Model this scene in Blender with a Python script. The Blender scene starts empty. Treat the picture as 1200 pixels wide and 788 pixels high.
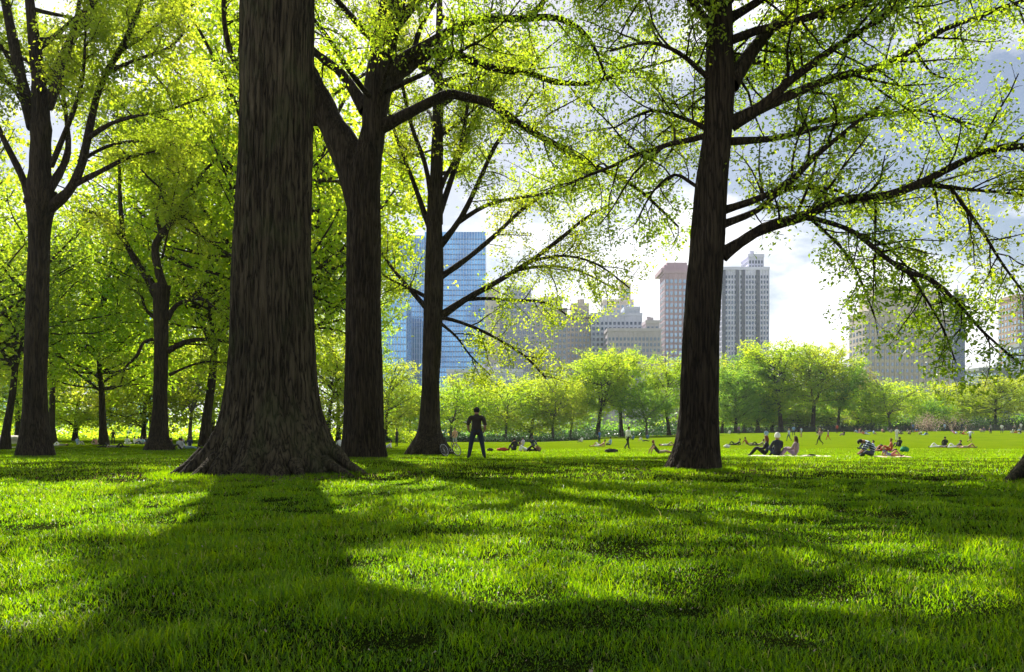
import bpy, bmesh, math, random
import numpy as np
from mathutils import Vector, Matrix, noise, Quaternion
SC = bpy.context.scene
COL = SC.collection
RNG = np.random.default_rng(7)
F, CX, HY, EYE = 870.0, 600.0, 508.0, 0.9          # focal length in photo pixels, principal column, horizon row, eye height

# ------------------------------------------------------------------ terrain
def sstep(a, b, x):
    t = np.clip((np.asarray(x, float)-a)/(b-a), 0, 1)
    return t*t*(3-2*t)
_U = np.array([-2.0, -0.7, -0.42, -0.2, 0.03, 0.13, 0.25, 0.40, 0.7, 2.0])
_Z = np.array([0.4, 0.3, -0.1, -0.75, -0.80, 0.1, 0.75, 1.2, 1.5, 1.5])
def hgt(x, y):
    x = np.asarray(x, float); y = np.asarray(y, float)
    yy = np.maximum(y, 1.0)
    zf = np.interp(x/np.maximum(yy, 60), _U, _Z)
    dip = -0.35*sstep(22, 46, y)
    z = dip + (zf-dip)*sstep(82, 165, y)
    z = z + 0.035*np.sin(x*0.9+0.6*y)*np.sin(y*0.55+0.3*x)*sstep(60, 20, y) + .024*(np.sin(x*3.1+1.7*np.sin(y*1.3))*np.sin(y*2.3+1.2*np.sin(x*1.9))+.6*np.sin(x*5.3-y*3.7+1)*np.sin(y*4.9+x*1.3))*sstep(32, 12, y) + 0.03*np.sin(x*0.31-1.3)*np.sin(y*0.23)
    return z
def at(px, d):                                        # ground point seen in photo column px at distance d
    x = (px-CX)/F*d
    return Vector((x, d, float(hgt(x, d))))
def P(px, py, d):
    return np.array([(px-CX)/F*d, d, EYE+(HY-py)/F*d])

# ------------------------------------------------------------------ mesh builder (quads only)
class MB:
    def __init__(s): s.v=[]; s.f=[]; s.r=[]; s.m=[]; s.n=0
    def add(s, v, f, r=None, m=0):
        v = np.asarray(v, float).reshape(-1,3); f = np.asarray(f, np.int64).reshape(-1,4)
        s.v.append(v); s.f.append(f+s.n); s.n += len(v)
        s.r.append(np.zeros(len(f)) if r is None else np.broadcast_to(np.asarray(r, float), (len(f),)))
        s.m.append(np.full(len(f), m, np.int32))
    def tube(s, pts, rad, k=6, m=0, cap=False):
        pts = np.asarray(pts, float); rad = np.asarray(rad, float); n = len(pts)
        t = np.gradient(pts, axis=0); t /= np.linalg.norm(t, axis=1)[:,None]+1e-9
        d = pts[-1]-pts[0]; ref = np.zeros(3); ref[np.argmin(np.abs(d))] = 1
        a = np.cross(t, ref); a /= np.linalg.norm(a, axis=1)[:,None]+1e-9
        b = np.cross(t, a)
        th = np.arange(k)*2*np.pi/k
        v = pts[:,None,:]+rad[:,None,None]*(np.cos(th)[None,:,None]*a[:,None,:]+np.sin(th)[None,:,None]*b[:,None,:])
        i = np.arange(n-1)[:,None]*k; j = np.arange(k)[None,:]; j2 = (j+1)%k
        f = np.stack([i+j, i+j2, i+k+j2, i+k+j], -1).reshape(-1,4)
        s.add(v.reshape(-1,3), f, m=m)
        if cap:
            for e, p in ((0, pts[0]), (n-1, pts[-1])):
                ring = v[e]
                for q in range(0, k-2, 2):
                    s.add([ring[0], ring[q+1], ring[q+2], ring[min(q+3, k-1)]], [[0,1,2,3]], m=m)
    def box(s, lo, hi, m=0, M=None):
        x0,y0,z0 = lo; x1,y1,z1 = hi
        v = np.array([[x0,y0,z0],[x1,y0,z0],[x1,y1,z0],[x0,y1,z0],[x0,y0,z1],[x1,y0,z1],[x1,y1,z1],[x0,y1,z1]], float)
        if M is not None: v = np.array([list(M @ Vector(p)) for p in v])
        s.add(v, [[0,3,2,1],[4,5,6,7],[0,1,5,4],[1,2,6,5],[2,3,7,6],[3,0,4,7]], m=m)
    def build(s, name, mats, parent=None, smooth=True, rnd=False):
        me = bpy.data.meshes.new(name)
        v = np.concatenate(s.v); f = np.concatenate(s.f)
        me.vertices.add(len(v)); me.vertices.foreach_set('co', v.astype(np.float32).ravel())
        me.loops.add(f.size); me.loops.foreach_set('vertex_index', f.astype(np.int32).ravel())
        me.polygons.add(len(f))
        me.polygons.foreach_set('loop_start', np.arange(0, f.size, 4, dtype=np.int32))
        me.polygons.foreach_set('loop_total', np.full(len(f), 4, np.int32))
        if not isinstance(mats, (list, tuple)): mats = [mats]
        for m in mats: me.materials.append(m)
        me.polygons.foreach_set('material_index', np.concatenate(s.m))
        me.polygons.foreach_set('use_smooth', np.full(len(f), smooth, bool))
        if rnd:
            a = me.attributes.new('rnd', 'FLOAT', 'FACE'); a.data.foreach_set('value', np.concatenate(s.r).astype(np.float32))
        me.update(calc_edges=True); me.validate()
        return link(name, me, parent)
def link(name, me, parent=None):
    o = bpy.data.objects.new(name, me); COL.objects.link(o)
    if parent is not None: o.parent = parent
    return o
def tag(o, label=None, cat=None, group=None, kind=None):
    if label: o['label'] = label
    if cat: o['category'] = cat
    if group: o['group'] = group
    if kind: o['kind'] = kind
    return o
def thing(name, label, cat, loc=(0,0,0), rz=0.0, group=None):
    o = link(name, None); o.location = loc; o.rotation_euler = (0,0,rz); o.empty_display_size = .2
    return tag(o, label, cat, group)
def copy_tree(src, parent=None):
    c = src.copy(); COL.objects.link(c)
    if parent is not None: c.parent = parent
    for ch in [o for o in KIDS.get(src.name, [])]: copy_tree(ch, c)
    return c
KIDS = {}
def note_kids(root):
    for o in list(bpy.data.objects):
        if o.parent is not None: KIDS.setdefault(o.parent.name, [])
    KIDS[root.name] = [o for o in bpy.data.objects if o.parent == root]
    for k in KIDS[root.name]: KIDS[k.name] = [o for o in bpy.data.objects if o.parent == k]

# ------------------------------------------------------------------ materials
def newmat(name):
    m = bpy.data.materials.new(name); m.use_nodes = True
    nt = m.node_tree; nt.nodes.clear()
    out = nt.nodes.new('ShaderNodeOutputMaterial')
    return m, nt, out
def N(nt, t, **kw):
    n = nt.nodes.new(t)
    for k, v in kw.items():
        if k in n.inputs.keys(): n.inputs[k].default_value = v
        else: setattr(n, k, v)
    return n
def ramp(nt, stops):
    r = nt.nodes.new('ShaderNodeValToRGB'); e = r.color_ramp.elements
    while len(e) < len(stops): e.new(0.5)
    for el, (p, c) in zip(e, stops): el.position = p; el.color = (*c, 1)
    return r
def plain(name, col, rough=.7, var=.25, scale=6.0, metal=0.0, bump=0.0):
    m, nt, out = newmat(name); L = nt.links.new
    b = N(nt, 'ShaderNodeBsdfPrincipled', Roughness=rough, Metallic=metal)
    tc = N(nt, 'ShaderNodeTexCoord'); nz = N(nt, 'ShaderNodeTexNoise', Scale=scale, Detail=4.0)
    L(tc.outputs['Object'], nz.inputs['Vector'])
    r = ramp(nt, [(.3, tuple(c*(1-var) for c in col)), (.7, tuple(min(1, c*(1+var)) for c in col))])
    L(nz.outputs['Fac'], r.inputs['Fac']); L(r.outputs['Color'], b.inputs['Base Color'])
    if bump:
        bp = N(nt, 'ShaderNodeBump', Strength=bump, Distance=.05); L(nz.outputs['Fac'], bp.inputs['Height']); L(bp.outputs['Normal'], b.inputs['Normal'])
    L(b.outputs[0], out.inputs['Surface']); return m
def leafmat(name, refl, trans, mixf=.5, gloss=.04, obj_var=.0):
    """refl / trans: lists of (pos, colour) picked by the per-leaf random value."""
    m, nt, out = newmat(name); L = nt.links.new
    at_ = N(nt, 'ShaderNodeAttribute', attribute_name='rnd', attribute_type='GEOMETRY')
    fac = at_.outputs['Fac']
    r1 = ramp(nt, refl); r2 = ramp(nt, trans); L(fac, r1.inputs['Fac']); L(fac, r2.inputs['Fac'])
    c1, c2 = r1.outputs['Color'], r2.outputs['Color']
    if obj_var:
        oi = N(nt, 'ShaderNodeObjectInfo')
        mr = N(nt, 'ShaderNodeMapRange'); mr.inputs['To Min'].default_value = .5-obj_var*.5; mr.inputs['To Max'].default_value = .5+obj_var*.5
        L(oi.outputs['Random'], mr.inputs['Value'])
        outs = []
        for c in (c1, c2):
            h = N(nt, 'ShaderNodeHueSaturation', Saturation=1.0, Value=1.0); L(mr.outputs[0], h.inputs['Hue']); L(c, h.inputs['Color']); outs.append(h.outputs[0])
        c1, c2 = outs
    d = N(nt, 'ShaderNodeBsdfDiffuse'); t = N(nt, 'ShaderNodeBsdfTranslucent'); g = N(nt, 'ShaderNodeBsdfGlossy', Roughness=.35)
    g.inputs['Color'].default_value = (1,1,1,1)
    L(c1, d.inputs['Color']); L(c2, t.inputs['Color'])
    mx = N(nt, 'ShaderNodeMixShader'); mx.inputs[0].default_value = mixf
    L(d.outputs[0], mx.inputs[1]); L(t.outputs[0], mx.inputs[2])
    mg = N(nt, 'ShaderNodeMixShader'); mg.inputs[0].default_value = gloss
    L(mx.outputs[0], mg.inputs[1]); L(g.outputs[0], mg.inputs[2]); L(mg.outputs[0], out.inputs['Surface'])
    return m
def barkmat(name, dark, light, sx=9.0, sz=1.3, moss=None):
    m, nt, out = newmat(name); L = nt.links.new
    b = N(nt, 'ShaderNodeBsdfPrincipled', Roughness=.9); b.inputs['Specular IOR Level'].default_value = .15
    tc = N(nt, 'ShaderNodeTexCoord')
    def nz(scale, zs, det, rough=.6):
        mp = N(nt, 'ShaderNodeMapping'); mp.inputs['Scale'].default_value = (1, 1, zs); L(tc.outputs['Object'], mp.inputs['Vector'])
        n = N(nt, 'ShaderNodeTexNoise', Scale=scale, Detail=det, Roughness=rough); n.inputs['Distortion'].default_value = .35
        L(mp.outputs[0], n.inputs['Vector']); return n.outputs['Fac']
    def math_(op, a, c):
        n = N(nt, 'ShaderNodeMath', operation=op)
        for i, q in enumerate((a, c)):
            if isinstance(q, (int, float)): n.inputs[i].default_value = q
            else: L(q, n.inputs[i])
        return n.outputs[0]
    # ridged noise: furrows where the noise crosses its middle
    def ridged(f): return math_('MULTIPLY', math_('ABSOLUTE', math_('SUBTRACT', f, .5), 0), 4.0)
    a1 = ridged(nz(sx, sz, 2.0, .5)); a2 = ridged(nz(sx*.45, sz*.8, 3.0)); fine = nz(sx*7, .5, 5.0, .7)
    h = math_('ADD', math_('MULTIPLY', a1, .68), math_('ADD', math_('MULTIPLY', a2, .12), math_('MULTIPLY', fine, .26)))
    r = ramp(nt, [(.13, dark), (.36, tuple(c*.62 for c in light)), (.8, light)]); L(h, r.inputs['Fac']); col = r.outputs['Color']
    patch = nz(.8, .5, 5.0)
    mr = N(nt, 'ShaderNodeMapRange'); mr.inputs['From Min'].default_value=.35; mr.inputs['From Max'].default_value=.7; mr.inputs['To Min'].default_value=.65; mr.inputs['To Max'].default_value=1.25; L(patch, mr.inputs['Value'])
    hs = N(nt, 'ShaderNodeHueSaturation', Saturation=1.0); L(mr.outputs[0], hs.inputs['Value']); L(col, hs.inputs['Color']); col = hs.outputs[0]
    if moss:
        mm = N(nt, 'ShaderNodeMapRange'); mm.inputs['From Min'].default_value=.5; mm.inputs['From Max'].default_value=.72; mm.inputs['To Max'].default_value=.55; L(nz(1.1, .6, 6.0, .7), mm.inputs['Value'])
        mc = N(nt, 'ShaderNodeMix', data_type='RGBA'); L(mm.outputs[0], mc.inputs[0]); L(col, mc.inputs[6]); mc.inputs[7].default_value=(*moss,1); col = mc.outputs[2]
    L(col, b.inputs['Base Color'])
    bp = N(nt, 'ShaderNodeBump', Strength=1.0, Distance=.09); L(h, bp.inputs['Height']); L(bp.outputs['Normal'], b.inputs['Normal'])
    L(b.outputs[0], out.inputs['Surface']); return m

BARK = barkmat('bark_furrowed', (.010,.008,.005), (.125,.10,.058), 10.0, .075, (.07,.085,.03))
BARK_D = barkmat('bark_dark', (.010,.007,.005), (.075,.056,.034), 12.0, .08)
BARK_G = barkmat('bark_grey', (.03,.028,.024), (.22,.20,.17), 5.0, .2)
LEAF_NEAR = leafmat('leaf_near', [(0,(.04,.085,.012)),(.6,(.065,.12,.016)),(1,(.10,.14,.022))], [(0,(.32,.52,.015)),(.5,(.52,.72,.02)),(1,(.74,.80,.04))], .66, .03)
LEAF_GOLD = leafmat('leaf_golden', [(0,(.055,.09,.010)),(.6,(.08,.12,.014)),(1,(.12,.14,.02))], [(0,(.38,.54,.015)),(.5,(.58,.72,.025)),(1,(.80,.80,.06))], .66, .02)
LEAF_MID = leafmat('leaf_mid', [(0,(.045,.10,.010)),(.6,(.07,.14,.014)),(1,(.11,.16,.02))], [(0,(.38,.62,.015)),(.5,(.60,.80,.02)),(1,(.84,.86,.04))], .68, .02, .02)
LEAF_DARK = leafmat('leaf_deep_green', [(0,(.03,.08,.014)),(.6,(.05,.11,.018)),(1,(.08,.14,.025))], [(0,(.16,.44,.03)),(.5,(.30,.60,.035)),(1,(.56,.74,.04))], .6, .02, .02)
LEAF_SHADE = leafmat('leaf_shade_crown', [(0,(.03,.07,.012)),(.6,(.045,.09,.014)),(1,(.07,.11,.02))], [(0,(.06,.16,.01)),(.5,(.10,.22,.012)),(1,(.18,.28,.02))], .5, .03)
LEAF_RUST = leafmat('leaf_russet', [(0,(.08,.09,.02)),(.6,(.12,.11,.03)),(1,(.16,.12,.05))], [(0,(.34,.36,.05)),(.5,(.48,.44,.08)),(1,(.6,.45,.12))], .5, .03)
PETAL = leafmat('blossom_petal', [(0,(.35,.25,.2)),(.6,(.5,.38,.3)),(1,(.6,.5,.4))], [(0,(.4,.28,.22)),(.5,(.5,.36,.28)),(1,(.6,.5,.4))], .4, .02)
GRASS = leafmat('grass_blade', [(0,(.010,.034,.002)),(.55,(.021,.060,.002)),(.93,(.055,.10,.004)),(.95,(.20,.20,.05)),(1,(.26,.24,.09))],
                [(0,(.14,.39,.001)),(.5,(.375,.665,.001)),(.93,(.62,.80,.002)),(.95,(.6,.56,.1)),(1,(.65,.6,.2))], .60, .018)
# ------------------------------------------------------------------ trees
def unit(v): return v/(np.linalg.norm(v)+1e-9)
def grow(rng, p, d, L, n, wander, up):
    pts = [np.array(p, float)]; d = unit(np.array(d, float))
    for i in range(n):
        d = unit(d+rng.normal(0, wander, 3)+np.array([0,0,up])); pts.append(pts[-1]+d*L/n)
    return np.array(pts)
def leaves(mb, C, rng, L, wid=.55, rn=None):
    n = len(C)
    if n == 0: return
    nr = rng.normal(0, 1, (n,3)); nr[:,2] = np.abs(nr[:,2])+.35; nr /= np.linalg.norm(nr, axis=1)[:,None]
    a = np.cross(nr, rng.normal(0, 1, (n,3))); a /= np.linalg.norm(a, axis=1)[:,None]+1e-9
    a[:,2] -= .25; b = np.cross(nr, a); b /= np.linalg.norm(b, axis=1)[:,None]+1e-9
    s = (L*rng.uniform(.6, 1.3, n))[:,None]
    w = s*wid*.5; fold = nr*s*.1
    v = np.stack([C, C+a*s*.45+b*w+fold, C+a*s, C+a*s*.45-b*w+fold], 1)
    if rn is None: rn = np.clip(.5+.24*rng.normal(0, 1, n), 0, 1)
    mb.add(v.reshape(-1,3), np.arange(4*n).reshape(-1,4), rn)
def sprout(tw, lc, pts, rad, cfg, lvl, rng):
    c = cfg[lvl]; seg = np.linalg.norm(np.diff(pts, axis=0), axis=1); cum = np.concatenate([[0], np.cumsum(seg)]); L = cum[-1]
    n = max(1, int((1-c['t0'])*L/c['sp']))
    last = lvl == len(cfg)-1
    for t in c['t0']+(1-c['t0'])*(np.arange(n)+rng.random(n))/n:
        s = t*L; i = min(len(seg)-1, int(np.searchsorted(cum, s, 'right'))-1); f = (s-cum[i])/max(seg[i], 1e-6)
        p = pts[i]*(1-f)+pts[i+1]*f; tan = (pts[i+1]-pts[i])/max(seg[i], 1e-6); r = rad[i]*(1-f)+rad[i+1]*f
        pe = rng.normal(0, 1, 3); pe[2] *= .6; pe = unit(pe-tan*pe.dot(tan))
        d = tan*rng.uniform(.3, 1.0)+pe*c.get('side', 1.0)
        ln = rng.uniform(*c['ln'])*(1-.4*t)
        q = grow(rng, p, d, ln, c['n'], c['wa'], c['up'])
        r0 = min(max(r*.62, .004), ln*.016+.004)
        rr = np.linspace(r0, r0*.35, len(q))
        if c.get('draw', True): tw.tube(q, rr, c['k'])
        if last:
            m = max(1, rng.poisson(c['lv']/5.))
            tt = rng.uniform(.15, 1.05, m)*(len(q)-1); ii = np.clip(tt.astype(int), 0, len(q)-2); ff = (tt-ii)[:,None]
            g = q[ii]*(1-ff)+q[ii+1]*ff+rng.normal(0, c['spread'], (m,3)); cs = c.get('clus', .3)*c['spread']+.02
            lc.append((g[:,None,:]+rng.normal(0, cs, (m,5,3))).reshape(-1,3))
        else: sprout(tw, lc, q, rr, cfg, lvl+1, rng)
def leaf_rnd(C, rng, sc=.5):
    # colour drifts from spray to spray plus leaf to leaf
    ph = np.sin(C[:,0]*sc*2.1+C[:,1]*sc)+np.sin(C[:,1]*sc*1.7-C[:,2]*sc*2.3)+np.sin(C[:,2]*sc*1.3+C[:,0]*sc*.7)
    return np.clip(.5+.11*ph+.17*rng.normal(0, 1, len(C)), 0, 1)

CFG_NEAR = [dict(t0=.16, sp=.46, ln=(1.1,3.0), n=5, wa=.16, up=.02, k=5, side=.9),
            dict(t0=.12, sp=.24, ln=(.35,1.0), n=3, wa=.22, up=-.05, k=3, side=1.0, lv=11, spread=.11)]
def cfg(lv=11, sp1=.46, sp2=.24, droop=-.05, ln1=(1.1,3.0), ln2=(.35,1.0), spread=.11, t0=.16):
    a = dict(CFG_NEAR[0]); b = dict(CFG_NEAR[1]); a.update(sp=sp1, ln=ln1, t0=t0, up=.02 if droop > -.08 else droop*.5); b.update(sp=sp2, ln=ln2, lv=lv, up=droop, spread=spread)
    return [a, b]

def trunk_mesh(mb, d, prof, K, seed, lobes, gz, flare_h=2.6, ridge=.03, rows=150, amp=.55):
    prof = sorted(prof); py = np.array([p[0] for p in prof], float); xl = np.array([p[1] for p in prof], float); xr = np.array([p[2] for p in prof], float)
    zz = EYE+(HY-py)/F*d; o = np.argsort(zz); zz = zz[o]; c = ((xl+xr)/2-CX)[o]/F*d; r = ((xr-xl)/2)[o]/F*d*.95
    zt = zz[-1]; zb = gz-.25
    u = np.linspace(0, 1, rows)**1.25; Z = zb+(zt-zb)*u
    C = np.interp(Z, zz, c); R = np.interp(Z, zz, r)
    ker = np.ones(7)/7
    C[3:-3] = np.convolve(C, ker, 'same')[3:-3]; R[3:-3] = np.convolve(R, ker, 'same')[3:-3]
    hz = gz+flare_h; core_r = float(np.interp(hz, zz, r)); core = np.where(Z < hz, core_r*(1+.06*(hz-Z)/flare_h), R)
    rng = np.random.default_rng(seed)
    th = np.arange(K)*2*np.pi/K
    lob = np.zeros(K)
    for a, w, h in lobes:
        dd = np.angle(np.exp(1j*(th-a))); lob = np.maximum(lob, h*np.exp(-(dd/w)**2))
    lob = .25+.75*lob
    V = np.zeros((rows, K, 3))
    for i in range(rows):
        f = max(0, R[i]-core[i])
        hh = max(0, (hz-Z[i])/flare_h)
        l = lob*hh**.5+(1-hh**.5)
        rad = core[i]+f*l
        nz = np.array([noise.noise(Vector((math.cos(t)*core_r*9.5+seed, math.sin(t)*core_r*9.5, Z[i]*.8))) + .6*noise.noise(Vector((math.cos(t)*core_r*22+seed, math.sin(t)*core_r*22, Z[i]*2.6))) for t in th])
        big = np.array([noise.noise(Vector((math.cos(t)*1.1+seed*3, math.sin(t)*1.1, Z[i]*.45))) for t in th])
        rad = rad*(1+.05*big)+ridge*(1-2*np.abs(nz))
        V[i,:,0] = C[i]+rad*np.cos(th); V[i,:,1] = d+rad*np.sin(th); V[i,:,2] = Z[i]
    i = np.arange(rows-1)[:,None]*K; j = np.arange(K)[None,:]; j2 = (j+1)%K
    mb.add(V.reshape(-1,3), np.stack([i+j, i+j2, i+K+j2, i+K+j], -1).reshape(-1,4))
    return np.array([C[-1], d, Z[-1]]), R[-1]

def limb_pts(l, d, dy, rng, seen, jit=.0):
    p0 = P(l[0][0], l[0][1], d); pts = []; off = 0; prev = p0
    if seen:                                           # a side limb starts at the depth of the limb that carries it
        sp = np.array(seen); q = (sp[:,0]-l[0][0])**2+(sp[:,1]-l[0][1])**2
        if q.min() < 120: off = sp[q.argmin(),2]
    for i, (px, py, w) in enumerate(l):
        q = P(px, py, d); off += dy*np.linalg.norm(q-prev); prev = q
        pts.append(P(px, py, d+off)+(rng.normal(0, jit, 3) if i else 0))
    for t in np.linspace(.12, 1, 30):
        k = t*(len(l)-1); i = min(len(l)-2, int(k)); f = k-i; seen.append((l[i][0]*(1-f)+l[i+1][0]*f, l[i][1]*(1-f)+l[i+1][1]*f, pts[i][1]*(1-f)+pts[i+1][1]*f-d))
    rad = np.array([w/2/F*d for (_, _, w) in l]); rad[0] *= 1.2
    # densify with a Catmull-Rom pass so limbs bend, not kink
    pts = np.array(pts); n = len(pts); out = []; ro = []
    for i in range(n-1):
        a, b, c, e = pts[max(i-1,0)], pts[i], pts[i+1], pts[min(i+2,n-1)]
        for t in (0, .33, .66):
            out.append(.5*((2*b)+(-a+c)*t+(2*a-5*b+4*c-e)*t*t+(-a+3*b-3*c+e)*t**3)); ro.append(rad[i]*(1-t)+rad[i+1]*t)
    out.append(pts[-1]); ro.append(rad[-1])
    ro = np.array(ro); out = np.array(out)
    ro[1:] *= 1+.07*rng.normal(0, 1, len(ro)-1).clip(-1, 1)
    return out, ro

GAPS = [(60,250,566,632),(0,80,628,690),(0,62,700,745),(342,446,566,607),(462,610,566,618),(600,800,570,622),(945,1200,636,742),(440,552,690,772),(0,210,545,568),(660,800,690,760)]
def open_gaps(C, rng):
    # thin the crown above the view where the sun reaches the lawn between shadows
    k = math.tan(math.radians(46.0)); h = np.maximum(C[:,2], .1)
    gx = C[:,0]+.286*h/k; gy = C[:,1]-.958*h/k
    ok = gy > 1.5; gz = hgt(gx, np.maximum(gy, 1.5)); gyy = np.maximum(gy, 1.5)
    px = CX+F*gx/gyy; py = HY+F*(EYE-gz)/gyy
    vis = (HY-F*(C[:,2]-EYE)/np.maximum(C[:,1], .5) > -12) & (C[:,1] > 1) & (np.abs(C[:,0]/np.maximum(C[:,1],.5)) < .72)
    inn = np.zeros(len(C), bool)
    for a, b, c, d in GAPS:
        wob = 10*np.sin(px*.11+py*.2)+6*np.sin(py*.37-px*.05)
        inn |= (px > a-wob*1.2) & (px < b+wob) & (py > c+wob*.25) & (py < d-wob*.3)
    return C[~(inn & ok & ~vis & (rng.random(len(C)) < .97))]
def near_tree(name, label, cx, d, prof, limbs, autos, bark, leaf, cf, seed, lobes=None, K=72, rows=130, flare_h=2.2, ridge=.02, leafL=.09, roots=(), extra=None, rcf=None):
    rng = np.random.default_rng(seed)
    base = at(cx, d); B = np.array(base)
    root = thing(name, label, 'tree', base)
    if lobes is None: lobes = [(0,.5,1),(math.pi,.5,1)]+[(a, .33, rng.uniform(.5,.95)) for a in (-.8,-1.5,-2.2,.9,1.7,2.4)]
    tb = MB()
    top, rt = trunk_mesh(tb, d, prof, K, seed, lobes, base.z, flare_h, ridge, rows)
    for pts, rad in roots: tb.tube(np.array(pts), np.array(rad), 10)
    lc = []; seen = []
    def put(pts, rad, nm, c2, k):
        mb = MB(); mb.tube(pts, rad, k); sprout(mb, lc, pts, rad, c2, 0, rng)
        mb.v = [v-B for v in mb.v]; mb.build(nm, bark, root)
    for kind, dy, l in limbs:
        pts, rad = limb_pts(l, d, dy, rng, seen)
        if kind != 's': rad = rad*.88
        if kind == 's': tb.tube(pts, rad, 20); stem = (pts, rad); 
        put(pts, rad, 'limb', cf if kind != 't' else (rcf or cf), 10) if kind != 's' else None
    for (p0, az, el, L, r0) in autos:
        dv = np.array([math.cos(az)*math.cos(el), math.sin(az)*math.cos(el), math.sin(el)])
        pts = grow(rng, p0, dv, L, 9, .09, .012); put(pts, np.linspace(r0, .015, len(pts)), 'limb', cf, 8)
    tb.v = [v-B for v in tb.v]; tb.build('trunk', bark, root)
    C = np.concatenate(lc)
    C = open_gaps(C, rng)
    cm = MB(); leaves(cm, C-B, rng, leafL, .58, leaf_rnd(C, rng)); cm.build('crown', leaf, root, smooth=False, rnd=True)
    return root, len(C)

def spokes(rng, stem, n, zr, Lr, elr, r0, az0=0, azr=2*math.pi):
    """procedural limbs round a stem (list of points) for the part of the crown the limb lists leave open"""
    out = []; stem = np.array(stem)
    for i in range(n):
        z = rng.uniform(*zr); k = np.argsort(stem[:,2]); p = np.array([np.interp(z, stem[k,2], stem[k,j]) for j in range(3)])
        az = az0+azr*((i+rng.random()*.8)/n); out.append((p, az, math.radians(rng.uniform(*elr)), rng.uniform(*Lr), r0*rng.uniform(.7,1.1)))
    return out
SUNAZ = math.atan2(.958, -.286)

def build_near_trees():
    tot = 0
    rng = np.random.default_rng(3)
    # --- the huge trunk left of centre
    d = 16.5
    prof = [(-190,292,358),(-120,288,362),(0,284,367),(100,283,366),(200,280,365),(300,275,364),(350,273,365),(400,272,367),(450,268,371),(480,263,377),(500,257,385),(520,245,395),(540,227,409),(556,209,427),(575,205,431)]
    top = P(325,-190,d); z0 = top[2]
    stem = [top, top+np.array([.2,.3,4]), top+np.array([.1,0,8])]
    autos = spokes(rng, [P(325,-100,d), top, top+np.array([0,0,4.])], 15, (z0-1.6, z0+3.5), (6.5,10), (8,48), .24)
    autos += [(top-np.array([0,0,.8]), a, math.radians(e), 10, .36) for a, e in ((.6,66),(2.5,62),(4.4,68),(5.6,58))]
    g = float(hgt((320-CX)/F*d, d))
    def rp(*q): return [np.array([(x-CX)/F*(d+o), d+o, g+z]) for x, o, z in q]
    roots = [(rp((392,-.5,.55),(408,-.7,.26),(424,-.95,.10),(438,-1.2,-.05)), [.16,.10,.075,.04]),
             (rp((380,-.7,.34),(396,-1.05,.18),(410,-1.35,.06),(420,-1.5,-.06)), [.14,.085,.06,.04]),
             (rp((240,-.5,.5),(222,-.7,.24),(207,-.9,.09),(190,-1.1,-.05)), [.17,.12,.085,.05]),
             (rp((255,-.9,.42),(240,-1.2,.2),(228,-1.5,.06),(214,-1.8,-.06)), [.16,.11,.08,.05]),
             (rp((290,-1.0,.32),(272,-1.4,.14),(258,-1.65,.03),(247,-1.8,-.08)), [.15,.10,.08,.05]),
             (rp((345,-1.15,.3),(352,-1.5,.1),(358,-1.75,-.06)), [.15,.1,.06])]
    lobes = [(0,.38,1),(math.pi,.42,1),(-.62,.26,.85),(-1.15,.22,.6),(-1.62,.24,.8),(-2.1,.2,.62),(-2.6,.24,.95),(.8,.3,.8),(1.5,.3,.7),(2.3,.3,.9)]
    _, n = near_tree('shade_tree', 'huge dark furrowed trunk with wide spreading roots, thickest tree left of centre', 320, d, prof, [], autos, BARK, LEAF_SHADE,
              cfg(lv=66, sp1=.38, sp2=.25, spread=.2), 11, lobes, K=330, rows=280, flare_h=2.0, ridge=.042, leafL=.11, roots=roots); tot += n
    # --- second trunk, forked, arching limbs to the right
    d = 27.0
    prof = [(150,424,450),(170,419,448),(190,411,447),(215,406,446),(250,407,446),(300,406,446),(400,405,447),(470,403,449),(500,402,450),(520,400,452),(540,396,456),(550,394,458)]
    L = [('s',0,[(430,235,24),(434,200,26),(438,150,28),(441,120,31),(447,70,30),(456,20,26),(463,-30,22),(474,-120,16),(470,-220,9)]),
         ('s',.1,[(427,262,30),(418,215,36),(403,172,36),(385,140,32),(368,105,29),(345,60,24),(322,10,18),(305,-60,11),(296,-150,5)]),
         ('l',-.15,[(385,140,16),(355,140,12),(330,120,10),(300,98,9),(276,74,8),(266,45,7),(262,5,6),(268,-50,4)]),
         ('l',.3,[(429,130,17),(415,107,14),(400,86,12),(380,70,11),(362,55,10),(340,25,7),(330,-20,4)]),
         ('l',-.25,[(440,152,19),(465,140,15),(500,122,13),(525,111,12),(545,114,12),(575,122,11),(600,140,10),(630,158,9),(660,176,8),(685,190,7),(715,203,6),(740,217,5),(760,232,4),(795,266,2.5)]),
         ('l',.2,[(446,112,20),(460,95,17),(478,80,15),(505,63,13),(530,62,12),(560,75,11),(590,82,10),(620,86,8),(650,96,8),(690,98,6),(720,88,5),(760,78,3),(810,64,2)]),
         ('l',-.1,[(446,100,20),(468,72,16),(505,50,13),(545,28,11),(570,23,10),(610,22,9),(655,22,8),(690,45,5),(712,95,3)]),
         ('l',.1,[(618,21,8),(635,5,8),(650,-25,6),(690,-70,3)]),
         ('l',.35,[(478,80,9),(486,55,8),(492,35,7),(505,10,5),(530,-30,3)]),
         ('l',.25,[(452,45,14),(500,-10,11),(560,-50,9),(640,-80,6),(720,-90,3)]),
         ('l',-.2,[(462,-25,14),(430,-80,11),(390,-120,8),(340,-150,4)]),
         ('l',-.3,[(468,-60,14),(520,-110,10),(590,-150,6),(640,-165,3)])]
    st = [P(441,120,d),P(456,20,d),P(470,-220,d)]
    z1 = P(0,-60,d)[2]
    autos = spokes(rng, st, 9, (z1-1, z1+5), (5,8), (0,50), .14, -.5, 4.1)+spokes(rng, st, 4, (12,15), (6,8), (-2,25), .12, -2.6, 2.2)
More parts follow.
